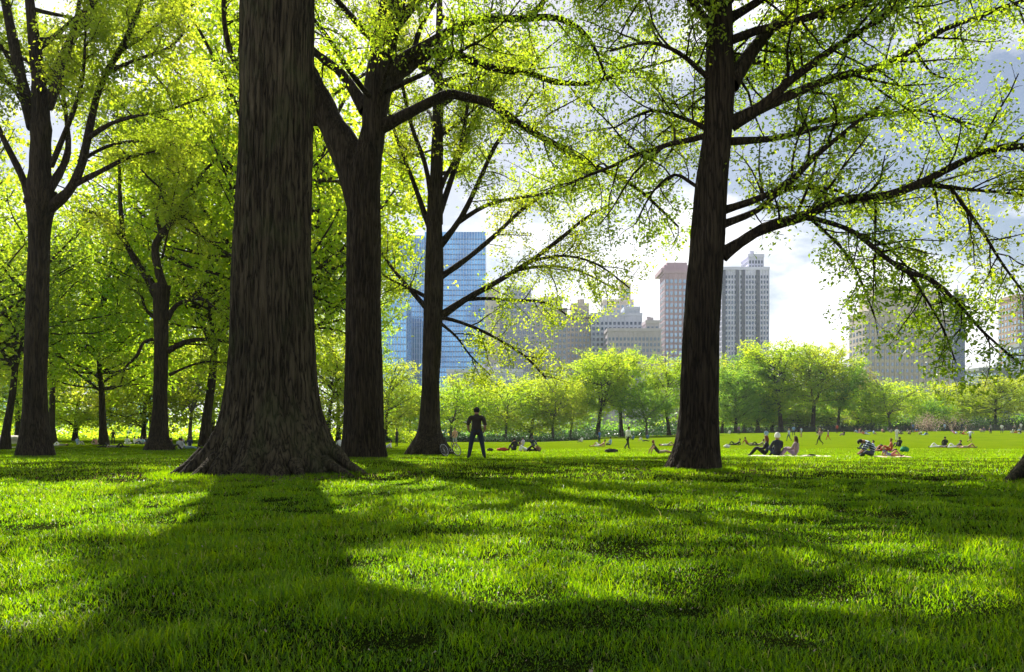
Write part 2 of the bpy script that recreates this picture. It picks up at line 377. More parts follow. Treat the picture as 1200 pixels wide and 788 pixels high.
    _, n = near_tree('shade_tree', 'forked dark tree behind the huge trunk, its long limbs arching right', 427, d, prof, L, autos, BARK_D, LEAF_NEAR,
              cfg(lv=34, sp1=.28, sp2=.23, spread=.2, t0=.36), 12, K=180, rows=170, flare_h=1.2, ridge=.03, leafL=.115); tot += n
    # --- third trunk behind the standing man
    d = 39.0
    prof = [(225,501,518),(260,500,518),(300,498,520),(340,497,520),(400,495,518),(450,494,515),(480,492,516),(500,490,517),(512,486,520),(520,480,526),(528,474,532),(534,470,536)]
    L = [('s',0,[(509,262,17),(511,220,15),(513,150,13),(514,80,10),(515,20,8),(515,-60,4)]),
         ('l',-.2,[(515,372,10),(544,352,8),(585,329,7),(622,306,6),(658,279,5),(686,256,4),(718,238,3)]),
         ('l',.3,[(516,325,8),(549,302,7),(581,275,6),(613,245,5),(645,224,4),(677,197,3),(715,170,2)]),
         ('l',-.3,[(514,290,9),(540,256,7),(562,211,6),(581,170,5),(608,133,3),(630,100,2)]),
         ('l',.4,[(538,260,6),(572,240,5),(613,231,4),(667,224,3),(699,215,2)]),
         ('l',.2,[(514,254,8),(540,179,6),(562,128,5),(599,87,3),(630,50,2)]),
         ('l',.2,[(506,275,7),(485,215,6),(466,165,5),(455,128,4),(445,90,3)]),
         ('l',-.4,[(507,240,7),(498,192,6),(482,147,5),(471,97,4),(462,50,2)]),
         ('l',.1,[(503,365,7),(476,334,5),(457,311,4),(440,284,3)]),
         ('l',-.3,[(503,350,5),(480,338,4),(462,330,3),(448,322,2)]),
         ('l',-.2,[(514,373,5),(530,375,5),(567,389,4),(613,416,3),(640,444,2)]),
         ('l',.3,[(515,378,4),(535,395,3),(552,418,2.5),(575,440,2)]),
         ('l',.2,[(544,351,5),(570,350,4.5),(600,352,4),(640,355,3),(672,375,2)]),
         ('l',-.1,[(511,240,7),(521,210,6),(540,170,5),(553,87,4),(556,40,2)]),
         ('l',.2,[(600,318,4),(640,312,3.5),(680,318,3),(722,340,2)]),
         ('l',-.4,[(622,306,4),(660,300,3),(700,310,2.5),(738,338,1.5)])]
    st = [P(511,220,d),P(513,150,d),P(515,-60,d)]
    autos = spokes(rng, st, 12, (14,24), (5,8), (15,55), .12, -.3, 3.7)
    _, n = near_tree('shade_tree', 'slender upright tree with fan of rising limbs behind the man in jeans', 505, d, prof, L, autos, BARK_D, LEAF_GOLD,
              cfg(lv=36, sp1=.38, sp2=.28, ln1=(1.0,2.9), spread=.26, t0=.24), 13, K=60, rows=110, flare_h=1.1, ridge=.015, leafL=.15); tot += n
    # --- right-hand trunk with long limbs
    d = 18.2
    prof = [(-40,832,858),(0,830,857),(50,828,859),(100,826,861),(150,825,858),(210,815,853),(270,810,850),(300,808,848),(330,804,846),(400,799,843),(480,796,842),(515,791,843),(530,786,844),(545,778,846),(556,770,848)]
    L = [('s',0,[(845,0,27),(847,-60,25),(848,-150,19),(845,-250,12),(840,-330,6)]),
         ('l',.25,[(856,100,21),(880,62,17),(905,33,14),(925,15,12),(960,-10,9),(1010,-45,5)]),
         ('l',-.3,[(855,22,13),(888,2,10),(930,-30,6),(980,-60,4)]),
         ('l',0,[(908,30,8),(930,3,8),(945,-25,5),(960,-60,3)]),
         ('l',-.25,[(857,145,19),(891,126,14),(926,95,11),(971,61,9),(1013,34,7),(1058,2,5),(1100,-30,3)]),
         ('l',.2,[(885,130,13),(937,107,12),(979,91,11),(1025,80,10),(1066,61,9),(1100,38,8),(1127,27,7),(1196,2,5),(1235,-12,3)]),
         ('l',.4,[(855,166,9),(903,163,8),(933,156,8),(952,143,7),(990,139,7),(1028,135,6),(1063,131,5),(1097,131,4),(1142,154,2.5)]),
         ('l',-.2,[(850,246,10),(891,232,9),(926,213,9),(952,186,8),(979,164,6),(1002,145,5),(1028,126,3)]),
         ('l',.3,[(848,263,10),(887,247,8),(914,225,8),(945,220,6),(975,222,4),(1010,235,2.5)]),
         ('l',-.15,[(846,299,18),(868,284,15),(895,268,14),(937,255,13),(983,236,12),(1036,230,11),(1074,217,10),(1104,202,9),(1135,186,8),(1158,177,8),(1200,171,7),(1260,158,4)]),
         ('t',.2,[(1078,216,6),(1142,223,4),(1192,228,3),(1245,240,2)]),
         ('t',-.3,[(940,254,7),(975,262,6),(1005,275,6),(1035,300,6),(1064,319,6),(1092,328,5),(1121,354,4),(1152,389,3),(1200,430,2)]),
         ('t',.25,[(945,252,4),(985,290,3.5),(1005,320,3),(1025,372,2)]),
         ('t',.1,[(1064,319,4),(1085,350,3),(1105,385,2.5),(1120,425,1.6)]),
         ('t',-.2,[(1115,222,4),(1150,270,4),(1175,310,3),(1205,350,2)]),
         ('t',.3,[(1005,275,4),(1040,290,3),(1075,330,2.5),(1090,375,1.6)]),
         ('l',.5,[(838,158,7),(822,148,7),(798,138,5),(762,130,4),(720,150,2.5)]),
         ('t',.2,[(828,226,5),(812,216,5),(790,205,4),(765,225,3),(745,262,2)]),
         ('l',-.5,[(840,100,7),(824,86,7),(795,62,6),(760,50,4),(715,60,2.5)]),
         ('l',.3,[(832,10,9),(800,-20,7),(750,-50,5),(690,-60,3)])]
    st = [P(845,0,d),P(848,-150,d),P(840,-330,d)]
    autos = spokes(rng, st, 10, (11.5,18), (5,8.5), (5,50), .14)+spokes(rng, [P(840,110,d),P(845,0,d)], 4, (9.6,11.3), (6,8), (0,20), .13, -2.7, 2.3)
    autos += spokes(rng, [P(835,200,d),P(840,60,d)], 3, (8.2,10.8), (5,7), (0,16), .11, .5, 2.2)
    _, n = near_tree('shade_tree', 'dark leaning tree right of centre whose long branches droop over the lawn', 822, d, prof, L, autos, BARK_D, LEAF_NEAR,
              cfg(lv=26, sp1=.24, sp2=.21, spread=.17), 14, K=150, rows=180, flare_h=.9, ridge=.018, leafL=.10,
              rcf=cfg(lv=27, sp1=.20, sp2=.19, droop=-.16, ln1=(.7,2.0), ln2=(.3,.8), spread=.13)); tot += n
    # --- far-left vase-shaped tree
    d = 35.0
    prof = [(225,30,66),(250,33,62),(265,34,58),(300,34,57),(350,32,56),(400,30,55),(450,29,54),(480,28,55),(500,26,57),(515,24,60),(526,20,63),(534,17,66)]
    L = [('s',0,[(46,240,27),(47,200,24),(48,150,22),(47,120,18),(44,80,14),(38,30,12),(33,-20,10),(30,-90,5)]),
         ('l',.1,[(41,150,17),(28,105,14),(18,60,13),(8,10,12),(0,-40,8),(-10,-100,4)]),
         ('l',-.2,[(36,235,10),(25,205,9),(10,175,8),(-2,150,7),(-25,105,5),(-50,60,3)]),
         ('l',.15,[(53,125,15),(66,100,13),(72,75,12),(85,45,11),(103,15,10),(115,-15,7),(130,-70,3)]),
         ('l',-.15,[(56,245,14),(80,225,11),(95,195,10),(103,160,9),(113,115,8),(125,85,8),(143,55,7),(155,30,6),(166,0,4),(176,-40,2)]),
         ('l',.3,[(141,60,4),(165,45,4),(190,25,3),(228,5,2)]),
         ('l',-.3,[(126,85,5),(160,70,4),(200,55,3),(222,30,2)]),
         ('l',.4,[(58,222,10),(74,195,9),(80,172,8),(78,140,6),(73,100,4),(68,60,2)]),
         ('l',.2,[(88,216,7),(120,200,6),(150,185,5),(180,178,3),(205,168,2)]),
         ('l',-.4,[(103,162,6),(130,145,5),(165,135,4),(200,128,3),(245,112,2)]),
         ('l',.5,[(92,190,5),(125,172,4),(160,165,3),(190,168,2)]),
         ('l',.3,[(84,40,6),(92,10,5),(95,-30,3)]),
         ('l',-.5,[(60,195,6),(90,120,5),(98,80,4),(100,30,2)]),
         ('l',.2,[(24,95,7),(5,60,5),(-20,20,3)])]
    st = [P(48,150,d),P(44,80,d),P(30,-90,d)]
    autos = spokes(rng, st, 11, (14,24), (5,8), (15,60), .13, -.3, 3.7)
    _, n = near_tree('shade_tree', 'vase shaped dark tree at far left, limbs fanning up into golden leaves', 42, d, prof, L, autos, BARK_D, LEAF_GOLD,
              cfg(lv=58, sp1=.30, sp2=.27, spread=.28, t0=.48), 15, K=64, rows=110, flare_h=1.2, ridge=.018, leafL=.15); tot += n
    # --- crooked tree
    d = 52.0
    prof = [(335,178,200),(350,180,198),(400,181,197),(450,180,196),(480,179,196),(500,177,197),(512,175,198),(520,171,201),(527,166,208)]
    L = [('l',.1,[(184,345,13),(172,325,10),(160,308,9),(150,290,8),(135,268,7),(115,252,5),(95,246,3)]),
         ('l',0,[(144,280,6),(141,240,5),(140,200,4),(138,150,3),(136,110,2)]),
         ('l',-.1,[(192,342,13),(186,318,11),(182,298,10),(184,283,9),(195,268,9),(208,250,7),(228,220,6),(240,200,4),(262,180,2)]),
         ('l',.3,[(190,276,6),(184,256,5),(185,244,4),(190,215,2)]),
         ('l',.2,[(196,412,8),(215,402,7),(235,398,6),(262,400,4),(278,405,2)]),
         ('l',-.2,[(196,374,7),(208,357,6),(235,350,5),(255,365,3),(272,378,2)]),
         ('l',.1,[(181,372,5),(170,362,4),(165,346,4),(150,338,2)]),
         ('l',-.3,[(180,398,5),(168,402,4),(160,418,4),(146,432,3),(142,450,2)]),
         ('l',.3,[(198,440,4),(215,432,3),(240,424,3),(270,426,2)]),
         ('l',-.3,[(208,250,5),(225,262,4),(240,280,3),(258,285,2)]),
         ('l',.2,[(228,220,4),(215,190,3),(210,150,2)])]
    autos = spokes(rng, [P(190,340,d),P(190,280,d),P(200,180,d)], 9, (13,21), (4,7), (10,55), .1)
    _, n = near_tree('shade_tree', 'crooked tree with twisted limbs between the vase shaped tree and huge trunk', 187, d, prof, L, autos, BARK_D, LEAF_GOLD,
              cfg(lv=40, sp1=.38, sp2=.32, ln1=(1.2,3.4), spread=.32, t0=.36), 16, K=48, rows=90, flare_h=1.0, ridge=.018, leafL=.19); tot += n
    # --- tree at the right edge: only its roots reach into the picture
    d = 14.6
    prof = [(-120,1262,1316),(0,1256,1322),(200,1252,1326),(400,1244,1334),(470,1234,1344),(510,1220,1358),(530,1208,1370),(545,1196,1380),(560,1180,1396),(572,1168,1408)]
    top = P(1277,-120,d)
    autos = spokes(rng, [P(1277,-40,d), top, top+np.array([0,0,3.])], 11, (top[2]-1.2, top[2]+2.5), (6,8.5), (12,50), .2)+[(top-np.array([0,0,.6]), a, 1.15, 8, .3) for a in (.4,2.6,4.6)]
    g = float(hgt((1272-CX)/F*d, d))
    roots = [([np.array([(x-CX)/F*(d+o), d+o, g+z]) for x, o, z in q], r) for q, r in
             [(((1224,-.4,.55),(1206,-.6,.26),(1189,-.75,.1),(1172,-.9,-.05)), [.2,.14,.1,.05]), (((1240,-.8,.4),(1226,-1.1,.2),(1212,-1.35,.06),(1196,-1.5,-.06)), [.18,.12,.08,.05])]]
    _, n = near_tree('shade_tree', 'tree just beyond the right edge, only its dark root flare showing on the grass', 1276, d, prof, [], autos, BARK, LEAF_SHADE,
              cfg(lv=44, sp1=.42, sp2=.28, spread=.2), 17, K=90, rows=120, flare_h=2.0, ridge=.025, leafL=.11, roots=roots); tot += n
    print('near leaves', tot)

# ------------------------------------------------------------------ background trees
def bg_proto(name, seed, H, cb, R, nl, leafL, lv, spread, bark, leaf, forked=False, rtr=.018, shape='round', sp=.75, fill=42):
    rng = np.random.default_rng(seed)
    root = thing(name, None, 'tree')
    tb = MB(); lc = []
    stems = []
    tp = grow(rng, (0,0,-.2), (0,0,1), H*.78, 10, .05, .1)
    if forked:
        k = 4; stems.append((tp[:k+1], np.linspace(H*rtr*1.15, H*rtr*.85, k+1)))
        for s in (-1, 0, 1): 
            q = grow(rng, tp[k], (s*.42+rng.normal(0,.1), rng.normal(0,.3), 1), H*.5, 8, .07, .05); stems.append((q, np.linspace(H*rtr*.7, .04, 9)))
    else: stems.append((tp, np.linspace(H*rtr*1.2, .05, 11)))
    for q, r in stems:
        r = r.copy(); 
        if q[0][2] < 0: r[0] *= 1.6; r[1] *= 1.08
        tb.tube(q, r, 9)
    lm = MB()
    for i in range(nl):
        q, r = stems[rng.integers(len(stems))] if not forked else stems[1+rng.integers(len(stems)-1)]
        z = rng.uniform(max(cb, q[0][2]+.2), q[-1][2]); p = np.array([np.interp(z, q[:,2], q[:,j]) for j in range(3)])
        f = (z-cb)/(H-cb)
        if shape == 'round': rr = R*math.sqrt(max(.12, 1-(1.55*f-.55)**2))
        elif shape == 'dome': rr = R*math.sqrt(max(.1, 1-(f*.98)**2))
        else: rr = R*(.35+.65*min(1, f*1.5))*math.sqrt(max(.15, 1-max(0, f-.55)**2*4))
        az = i*2.4+rng.normal(0,.3); el = math.radians(rng.uniform(-5, 30)+35*f)
        Ln = min(rr*rng.uniform(.75, 1.12)/max(.45, math.cos(el)), H-z+1.2)
        pts = grow(rng, p, (math.cos(az)*math.cos(el), math.sin(az)*math.cos(el), math.sin(el)), Ln, 6, .11, .02)
        rad = np.linspace(max(.05, Ln*.014), .02, 7); lm.tube(pts, rad, 5)
        sprout(lm, lc, pts, rad, [dict(t0=.22, sp=sp, ln=(.9,2.6), n=3, wa=.2, up=.03, k=3, side=1.0, lv=lv, spread=spread)], 0, rng)
    tr = tb.build('trunk', bark, root); lo = lm.build('limb', bark, root)
    nc = 210; ii = np.arange(nc)+.5; ph = np.arccos(1-2*ii/nc); tt = np.pi*(1+5**.5)*ii
    S = np.stack([np.cos(tt)*np.sin(ph), np.sin(tt)*np.sin(ph), np.cos(ph)], 1)
    S = S*(rng.uniform(.55, 1.0, nc)*(1+.16*np.sin(S[:,0]*5+seed)*np.sin(S[:,1]*4+S[:,2]*3)))[:,None]
    zc = cb+(H-cb)*(.46 if shape != 'dome' else .36); ze = np.where(S[:,2] > 0, H-zc, zc-cb*.75)
    S = np.stack([S[:,0]*R, S[:,1]*R, zc+S[:,2]*ze], 1); S = S[rng.random(nc) < .86]
    off = rng.normal(0, 1, (len(S), fill, 3)); off = off/np.linalg.norm(off, axis=2)[:,:,None]*rng.random((len(S), fill, 1))**.4*np.array([1.15,1.15,.72])*rng.uniform(.55, 1.15, (len(S),1,1))
    if fill: lc.append((S[:,None,:]+off).reshape(-1,3))
    C = np.concatenate(lc); C = C[C[:,2] > cb*.55]
    cm = MB(); leaves(cm, C, rng, leafL, .62, leaf_rnd(C, rng, .35)); cr = cm.build('crown', leaf, root, smooth=False, rnd=True)
    cr.material_slots[0].link = 'OBJECT'; cr.material_slots[0].material = leaf
    note_kids(root); root['h0'] = H
    return root
USED = set()
def place_tree(proto, px, d, top, label, leaf=None, wide=1.0, rz=0.0, group=None, H=None):
    b = at(px, d); hh = H if H else (HY-top)/F*d+EYE-b.z
    o = proto if proto.name not in USED else copy_tree(proto)
    USED.add(proto.name)
    s = hh/proto['h0']; o.location = b; o.scale = (s*wide, s*wide, s); o.rotation_euler = (0,0,rz)
    tag(o, label, 'tree', group)
    if d > 120: o.scale = (s*wide*1.28, s*wide*1.28, s*1.02)
    if leaf is not None:
        for c in bpy.data.objects:
            if c.parent == o and c.name.startswith('crown'): c.material_slots[0].link = 'OBJECT'; c.material_slots[0].material = leaf
    return o
def build_bg_trees():
    bA = bg_proto('park_tree', 31, 20, 5.0, 8.0, 52, .34, 34, .42, BARK_D, LEAF_MID)
    bB = bg_proto('park_tree', 32, 18, 4.0, 6.2, 46, .32, 32, .40, BARK_D, LEAF_MID, forked=True)
    bC = bg_proto('park_tree', 33, 13, 1.6, 6.4, 44, .30, 32, .40, BARK_D, LEAF_MID, shape='dome')
    bD = bg_proto('park_tree', 34, 21, 2.4, 7.4, 70, .36, 38, .48, BARK_D, LEAF_DARK)
    bE = bg_proto('park_tree', 35, 14, 3.2, 5.6, 34, .30, 26, .42, BARK_G, LEAF_MID, forked=True, rtr=.014)
    bF = bg_proto('park_tree', 36, 22, 6.5, 8.6, 56, .36, 34, .46, BARK_D, LEAF_MID, forked=True, rtr=.02)
    wA = bg_proto('park_tree', 41, 20, 4.2, 8.2, 62, .27, 40, .42, BARK_D, LEAF_MID, rtr=.0125, fill=26)
    wF = bg_proto('park_tree', 46, 22, 5.0, 8.6, 64, .27, 40, .44, BARK_D, LEAF_MID, forked=True, rtr=.0125, fill=26)
    wB = bg_proto('park_tree', 42, 18, 3.4, 6.6, 56, .26, 38, .40, BARK_D, LEAF_MID, forked=True, rtr=.0125, fill=26)
    L = [ # proto, px, d, top row, label, leaf, width, turn
     # left wood
     (wA, 122, 78, 235, 'broad tree with thick grey trunk in sun behind the crooked tree', LEAF_MID, 1.0, .4),
     (wF, 62, 92, 262, 'leafy tree just right of and behind the vase shaped tree', LEAF_GOLD, 1.0, 1.2),
     (wB, 6, 58, 215, 'thin forked tree at the extreme left edge behind the vase shaped tree', LEAF_NEAR, 1.0, 2.2),
     (wA, -70, 70, 120, 'tall tree reaching in from beyond the left edge', LEAF_GOLD, .95, 3.3),
     (wB, 240, 72, 150, 'tall leafy tree crowding the left side of the huge trunk', LEAF_MID, 1.05, .9),
     (wF, 358, 66, 118, 'tall tree filling the gap between huge trunk and forked tree', LEAF_MID, .74, 1.7),
     (wF, 306, 84, 96, 'tall tree rising hidden behind the huge trunk', LEAF_GOLD, .95, .3),
     (bC, 168, 104, 392, 'low domed tree beyond the crooked tree', LEAF_GOLD, 1.15, .6),
     (bC, 88, 112, 400, 'low domed tree with a slim trunk beyond the broad grey trunk', LEAF_MID, 1.2, 2.6),
     (bE, 222, 100, 400, 'small leaning tree between crooked tree and huge trunk', LEAF_GOLD, 1.2, 3.6),
     (bC, 24, 118, 405, 'low domed tree above the pale rock at far left', LEAF_MID, 1.25, 4.1),
     (bE, 262, 112, 388, 'spreading yellow green tree at the left foot of the huge trunk', LEAF_MID, 1.25, 5.2),
     (bC, 384, 108, 392, 'yellow green tree seen between the two thickest trunks', LEAF_GOLD, 1.1, 1.1),
     (wA, 20, 112, 300, 'second row tree behind the vase shaped tree', LEAF_MID, .8, 4.6),
     (wA, 178, 122, 330, 'second row tree behind the crooked tree', LEAF_MID, .85, 5.3),
     (wF, 250, 128, 318, 'second row tree whose crown shows left of the huge trunk', LEAF_GOLD, .8, 2.0),
     (wF, 396, 122, 330, 'second row tree showing left of the forked tree', LEAF_MID, .72, 3.9),
     (wF, 326, 60, -10, 'tall leafy tree standing directly behind the huge trunk', LEAF_MID, .95, 2.4),
     # centre row
     (bC, 452, 128, 428, 'rounded yellow tree just right of the forked trunk', LEAF_GOLD, .95, .2),
     (bE, 482, 138, 446, 'small pale tree left of the slender upright trunk', LEAF_MID, 1.1, 1.9),
     (bE, 528, 136, 448, 'small pale tree between slender trunk and standing man', LEAF_MID, 1.2, 3.0),
     (bC, 562, 150, 443, 'rounded tree directly behind the standing man', LEAF_GOLD, 1.1, 4.0),
     (bE, 592, 138, 447, 'twiggy small tree just right of the standing man', LEAF_MID, 1.15, 5.0),
     (bC, 622, 148, 446, 'rounded tree above the reclining couple', LEAF_MID, 1.1, .7),
     (bE, 648, 142, 438, 'slightly taller small tree left of the twin trunked trees', LEAF_GOLD, 1.05, 2.4),
     (bE, 668, 150, 450, 'small pale tree tucked under the tall twin trunked tree', LEAF_MID, 1.1, 4.4),
     (bB, 700, 148, 414, 'tall rounded tree with two slim dark trunks, left of its pair', LEAF_MID, 1.0, .0),
     (bF, 728, 152, 412, 'tall rounded tree right of the twin trunked one', LEAF_MID, .86, 1.4),
     (bB, 784, 150, 421, 'rounded tree just left of the dark leaning trunk', LEAF_MID, .92, 2.9),
     (bE, 758, 142, 452, 'low tree between the two tall rounded crowns', LEAF_DARK, 1.1, 5.9),
     # right clump
     (bD, 862, 170, 428, 'bluish green full tree just right of the dark leaning trunk', LEAF_DARK, 1.0, .5),
     (bA, 915, 178, 401, 'tallest tree of the clump under the grey tower', LEAF_MID, .98, 1.3),
     (bD, 888, 182, 412, 'dense tree in the clump between bluish and tallest crowns', LEAF_DARK, .9, 2.7),
     (bF, 952, 178, 405, 'tall tree on the right half of the clump with bare dark trunks', LEAF_MID, .92, 3.1),
     (bA, 982, 180, 420, 'deep green tree at the right end of the clump', LEAF_DARK, .8, 4.2),
     (bB, 1004, 190, 436, 'russet tinged tree below the left corner of the stone block', LEAF_RUST, .9, 5.5),
     (bC, 846, 192, 424, 'yellow crown peeking above bluish tree beside leaning trunk', LEAF_GOLD, .8, 1.0),
     (bC, 872, 206, 452, 'back row tree behind the bluish full tree', LEAF_MID, 1.5, .9),
     (bC, 905, 210, 452, 'back row tree filling the gap below the tallest crown', LEAF_GOLD, 1.5, 2.9),
     (bC, 938, 208, 452, 'back row tree behind the bare dark trunks of the clump', LEAF_MID, 1.5, 4.4),
     (bC, 970, 212, 452, 'back row tree behind the right end of the clump', LEAF_GOLD, 1.5, 5.6),
     (bC, 1002, 206, 456, 'back row tree behind the russet tinged one', LEAF_MID, 1.5, 1.8),
     # far right row
     (bE, 1044, 176, 444, 'open branching pale tree below the stone apartment block', LEAF_MID, 1.3, .8),
     (bC, 1022, 186, 456, 'low rounded tree left of the open branching pale tree', LEAF_MID, 1.1, 3.4),
     (bC, 1090, 178, 470, 'dense low green tree above the pink blossom bush', LEAF_DARK, 1.25, 1.6),
     (bC, 1108, 192, 452, 'rounded tree behind the dense low green one', LEAF_MID, 1.25, 4.9),
     (bA, 1166, 180, 442, 'wide spreading pale tree by the right end of the fence', LEAF_GOLD, 1.35, 2.1),
     (bC, 1140, 194, 458, 'rounded tree behind the wide spreading pale tree', LEAF_MID, 1.2, .1),
     (bA, 1222, 184, 440, 'tree cut by the right edge of the view beyond the fence', LEAF_MID, 1.2, 5.0),
     (bB, 1270, 186, 430, 'tree beyond the right edge of the far row', LEAF_MID, 1.2, 1.0)]
    for p, px, d, top, lab, lf, w, rz in L:
        place_tree(p, px, d, top, lab, lf, w, rz, 'trees behind the lawn')
    # understorey and far wood that read as one mass
    def mass(name, label, n, u0, u1, d0, d1, hm, L, leaf, seed):
        rng = np.random.default_rng(seed); u = rng.uniform(u0, u1, n); d = rng.uniform(d0, d1, n)
        hmax = hm*(1+.35*np.sin(u*37)+.3*np.sin(u*61+1)+.2*np.sin(u*140))
        z = hgt(u*d, d)+np.abs(rng.normal(0, .5, n))*np.maximum(hmax, .6)
        mb = MB(); C = np.stack([u*d, d, z], 1); leaves(mb, C, rng, L, .7, leaf_rnd(C, rng, .2))
        tag(mb.build(name, leaf, None, smooth=False, rnd=True), label, name, kind='stuff')
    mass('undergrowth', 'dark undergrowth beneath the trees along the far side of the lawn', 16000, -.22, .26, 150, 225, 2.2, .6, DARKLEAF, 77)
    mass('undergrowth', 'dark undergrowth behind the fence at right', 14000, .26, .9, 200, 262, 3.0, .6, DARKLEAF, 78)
    mass('woods', 'bright green far wood closing the view at left', 30000, -.98, -.14, 128, 215, 8.0, .62, LEAF_MID, 79)
    mass('woods', 'green far wood behind the middle and right rows of trees', 22000, -.14, .9, 228, 300, 9.0, .75, LEAF_DARK, 80)
# ------------------------------------------------------------------ setting
def build_ground():
    ys = np.concatenate([np.linspace(-14, 30, 110), np.linspace(30.6, 200, 150), np.linspace(205, 600, 20), np.array([800,1200,2000,3000.])])
    us = np.linspace(-1, 1, 161); us = np.sign(us)*np.abs(us)**1.4
    X = np.zeros((len(ys), len(us))); Y = np.zeros_like(X)
    for i, y in enumerate(ys): X[i] = us*max(40, 1.4*y+30); Y[i] = y
    Z = hgt(X, Y)
    n, k = X.shape; i = np.arange(n-1)[:,None]*k; j = np.arange(k-1)[None,:]
    mb = MB(); mb.add(np.stack([X,Y,Z], -1).reshape(-1,3), np.stack([i+j, i+j+1, i+k+j+1, i+k+j], -1).reshape(-1,4))
    m, nt, out = newmat('lawn_turf'); L = nt.links.new
    tc = N(nt, 'ShaderNodeTexCoord')
    n1 = N(nt, 'ShaderNodeTexNoise', Scale=.35, Detail=6.0, Roughness=.65); n2 = N(nt, 'ShaderNodeTexNoise', Scale=14.0, Detail=6.0, Roughness=.7)
    L(tc.outputs['Object'], n1.inputs['Vector']); L(tc.outputs['Object'], n2.inputs['Vector'])
    ad = N(nt, 'ShaderNodeMath', operation='ADD'); L(n1.outputs['Fac'], ad.inputs[0]); L(n2.outputs['Fac'], ad.inputs[1])
    hf = N(nt, 'ShaderNodeMath', operation='MULTIPLY'); hf.inputs[1].default_value = .5; L(ad.outputs[0], hf.inputs[0])
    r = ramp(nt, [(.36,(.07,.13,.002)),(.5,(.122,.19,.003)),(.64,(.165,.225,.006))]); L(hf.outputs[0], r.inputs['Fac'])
    # dark soil colour near also paints in tree shade; sunlit meadow colour beyond
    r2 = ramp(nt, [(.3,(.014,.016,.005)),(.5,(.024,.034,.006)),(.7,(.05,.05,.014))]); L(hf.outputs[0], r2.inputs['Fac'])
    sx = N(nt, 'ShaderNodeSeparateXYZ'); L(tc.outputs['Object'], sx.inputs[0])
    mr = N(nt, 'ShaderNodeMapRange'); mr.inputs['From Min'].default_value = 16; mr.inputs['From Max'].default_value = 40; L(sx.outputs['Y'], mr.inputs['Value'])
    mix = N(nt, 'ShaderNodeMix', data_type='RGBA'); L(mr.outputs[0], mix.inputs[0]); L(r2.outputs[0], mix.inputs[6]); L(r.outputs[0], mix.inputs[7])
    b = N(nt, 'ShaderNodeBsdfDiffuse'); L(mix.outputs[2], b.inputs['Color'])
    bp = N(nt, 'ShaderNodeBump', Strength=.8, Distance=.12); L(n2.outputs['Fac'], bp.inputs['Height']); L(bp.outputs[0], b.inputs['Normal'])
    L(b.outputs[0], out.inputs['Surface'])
    tag(mb.build('ground', m), kind='structure')
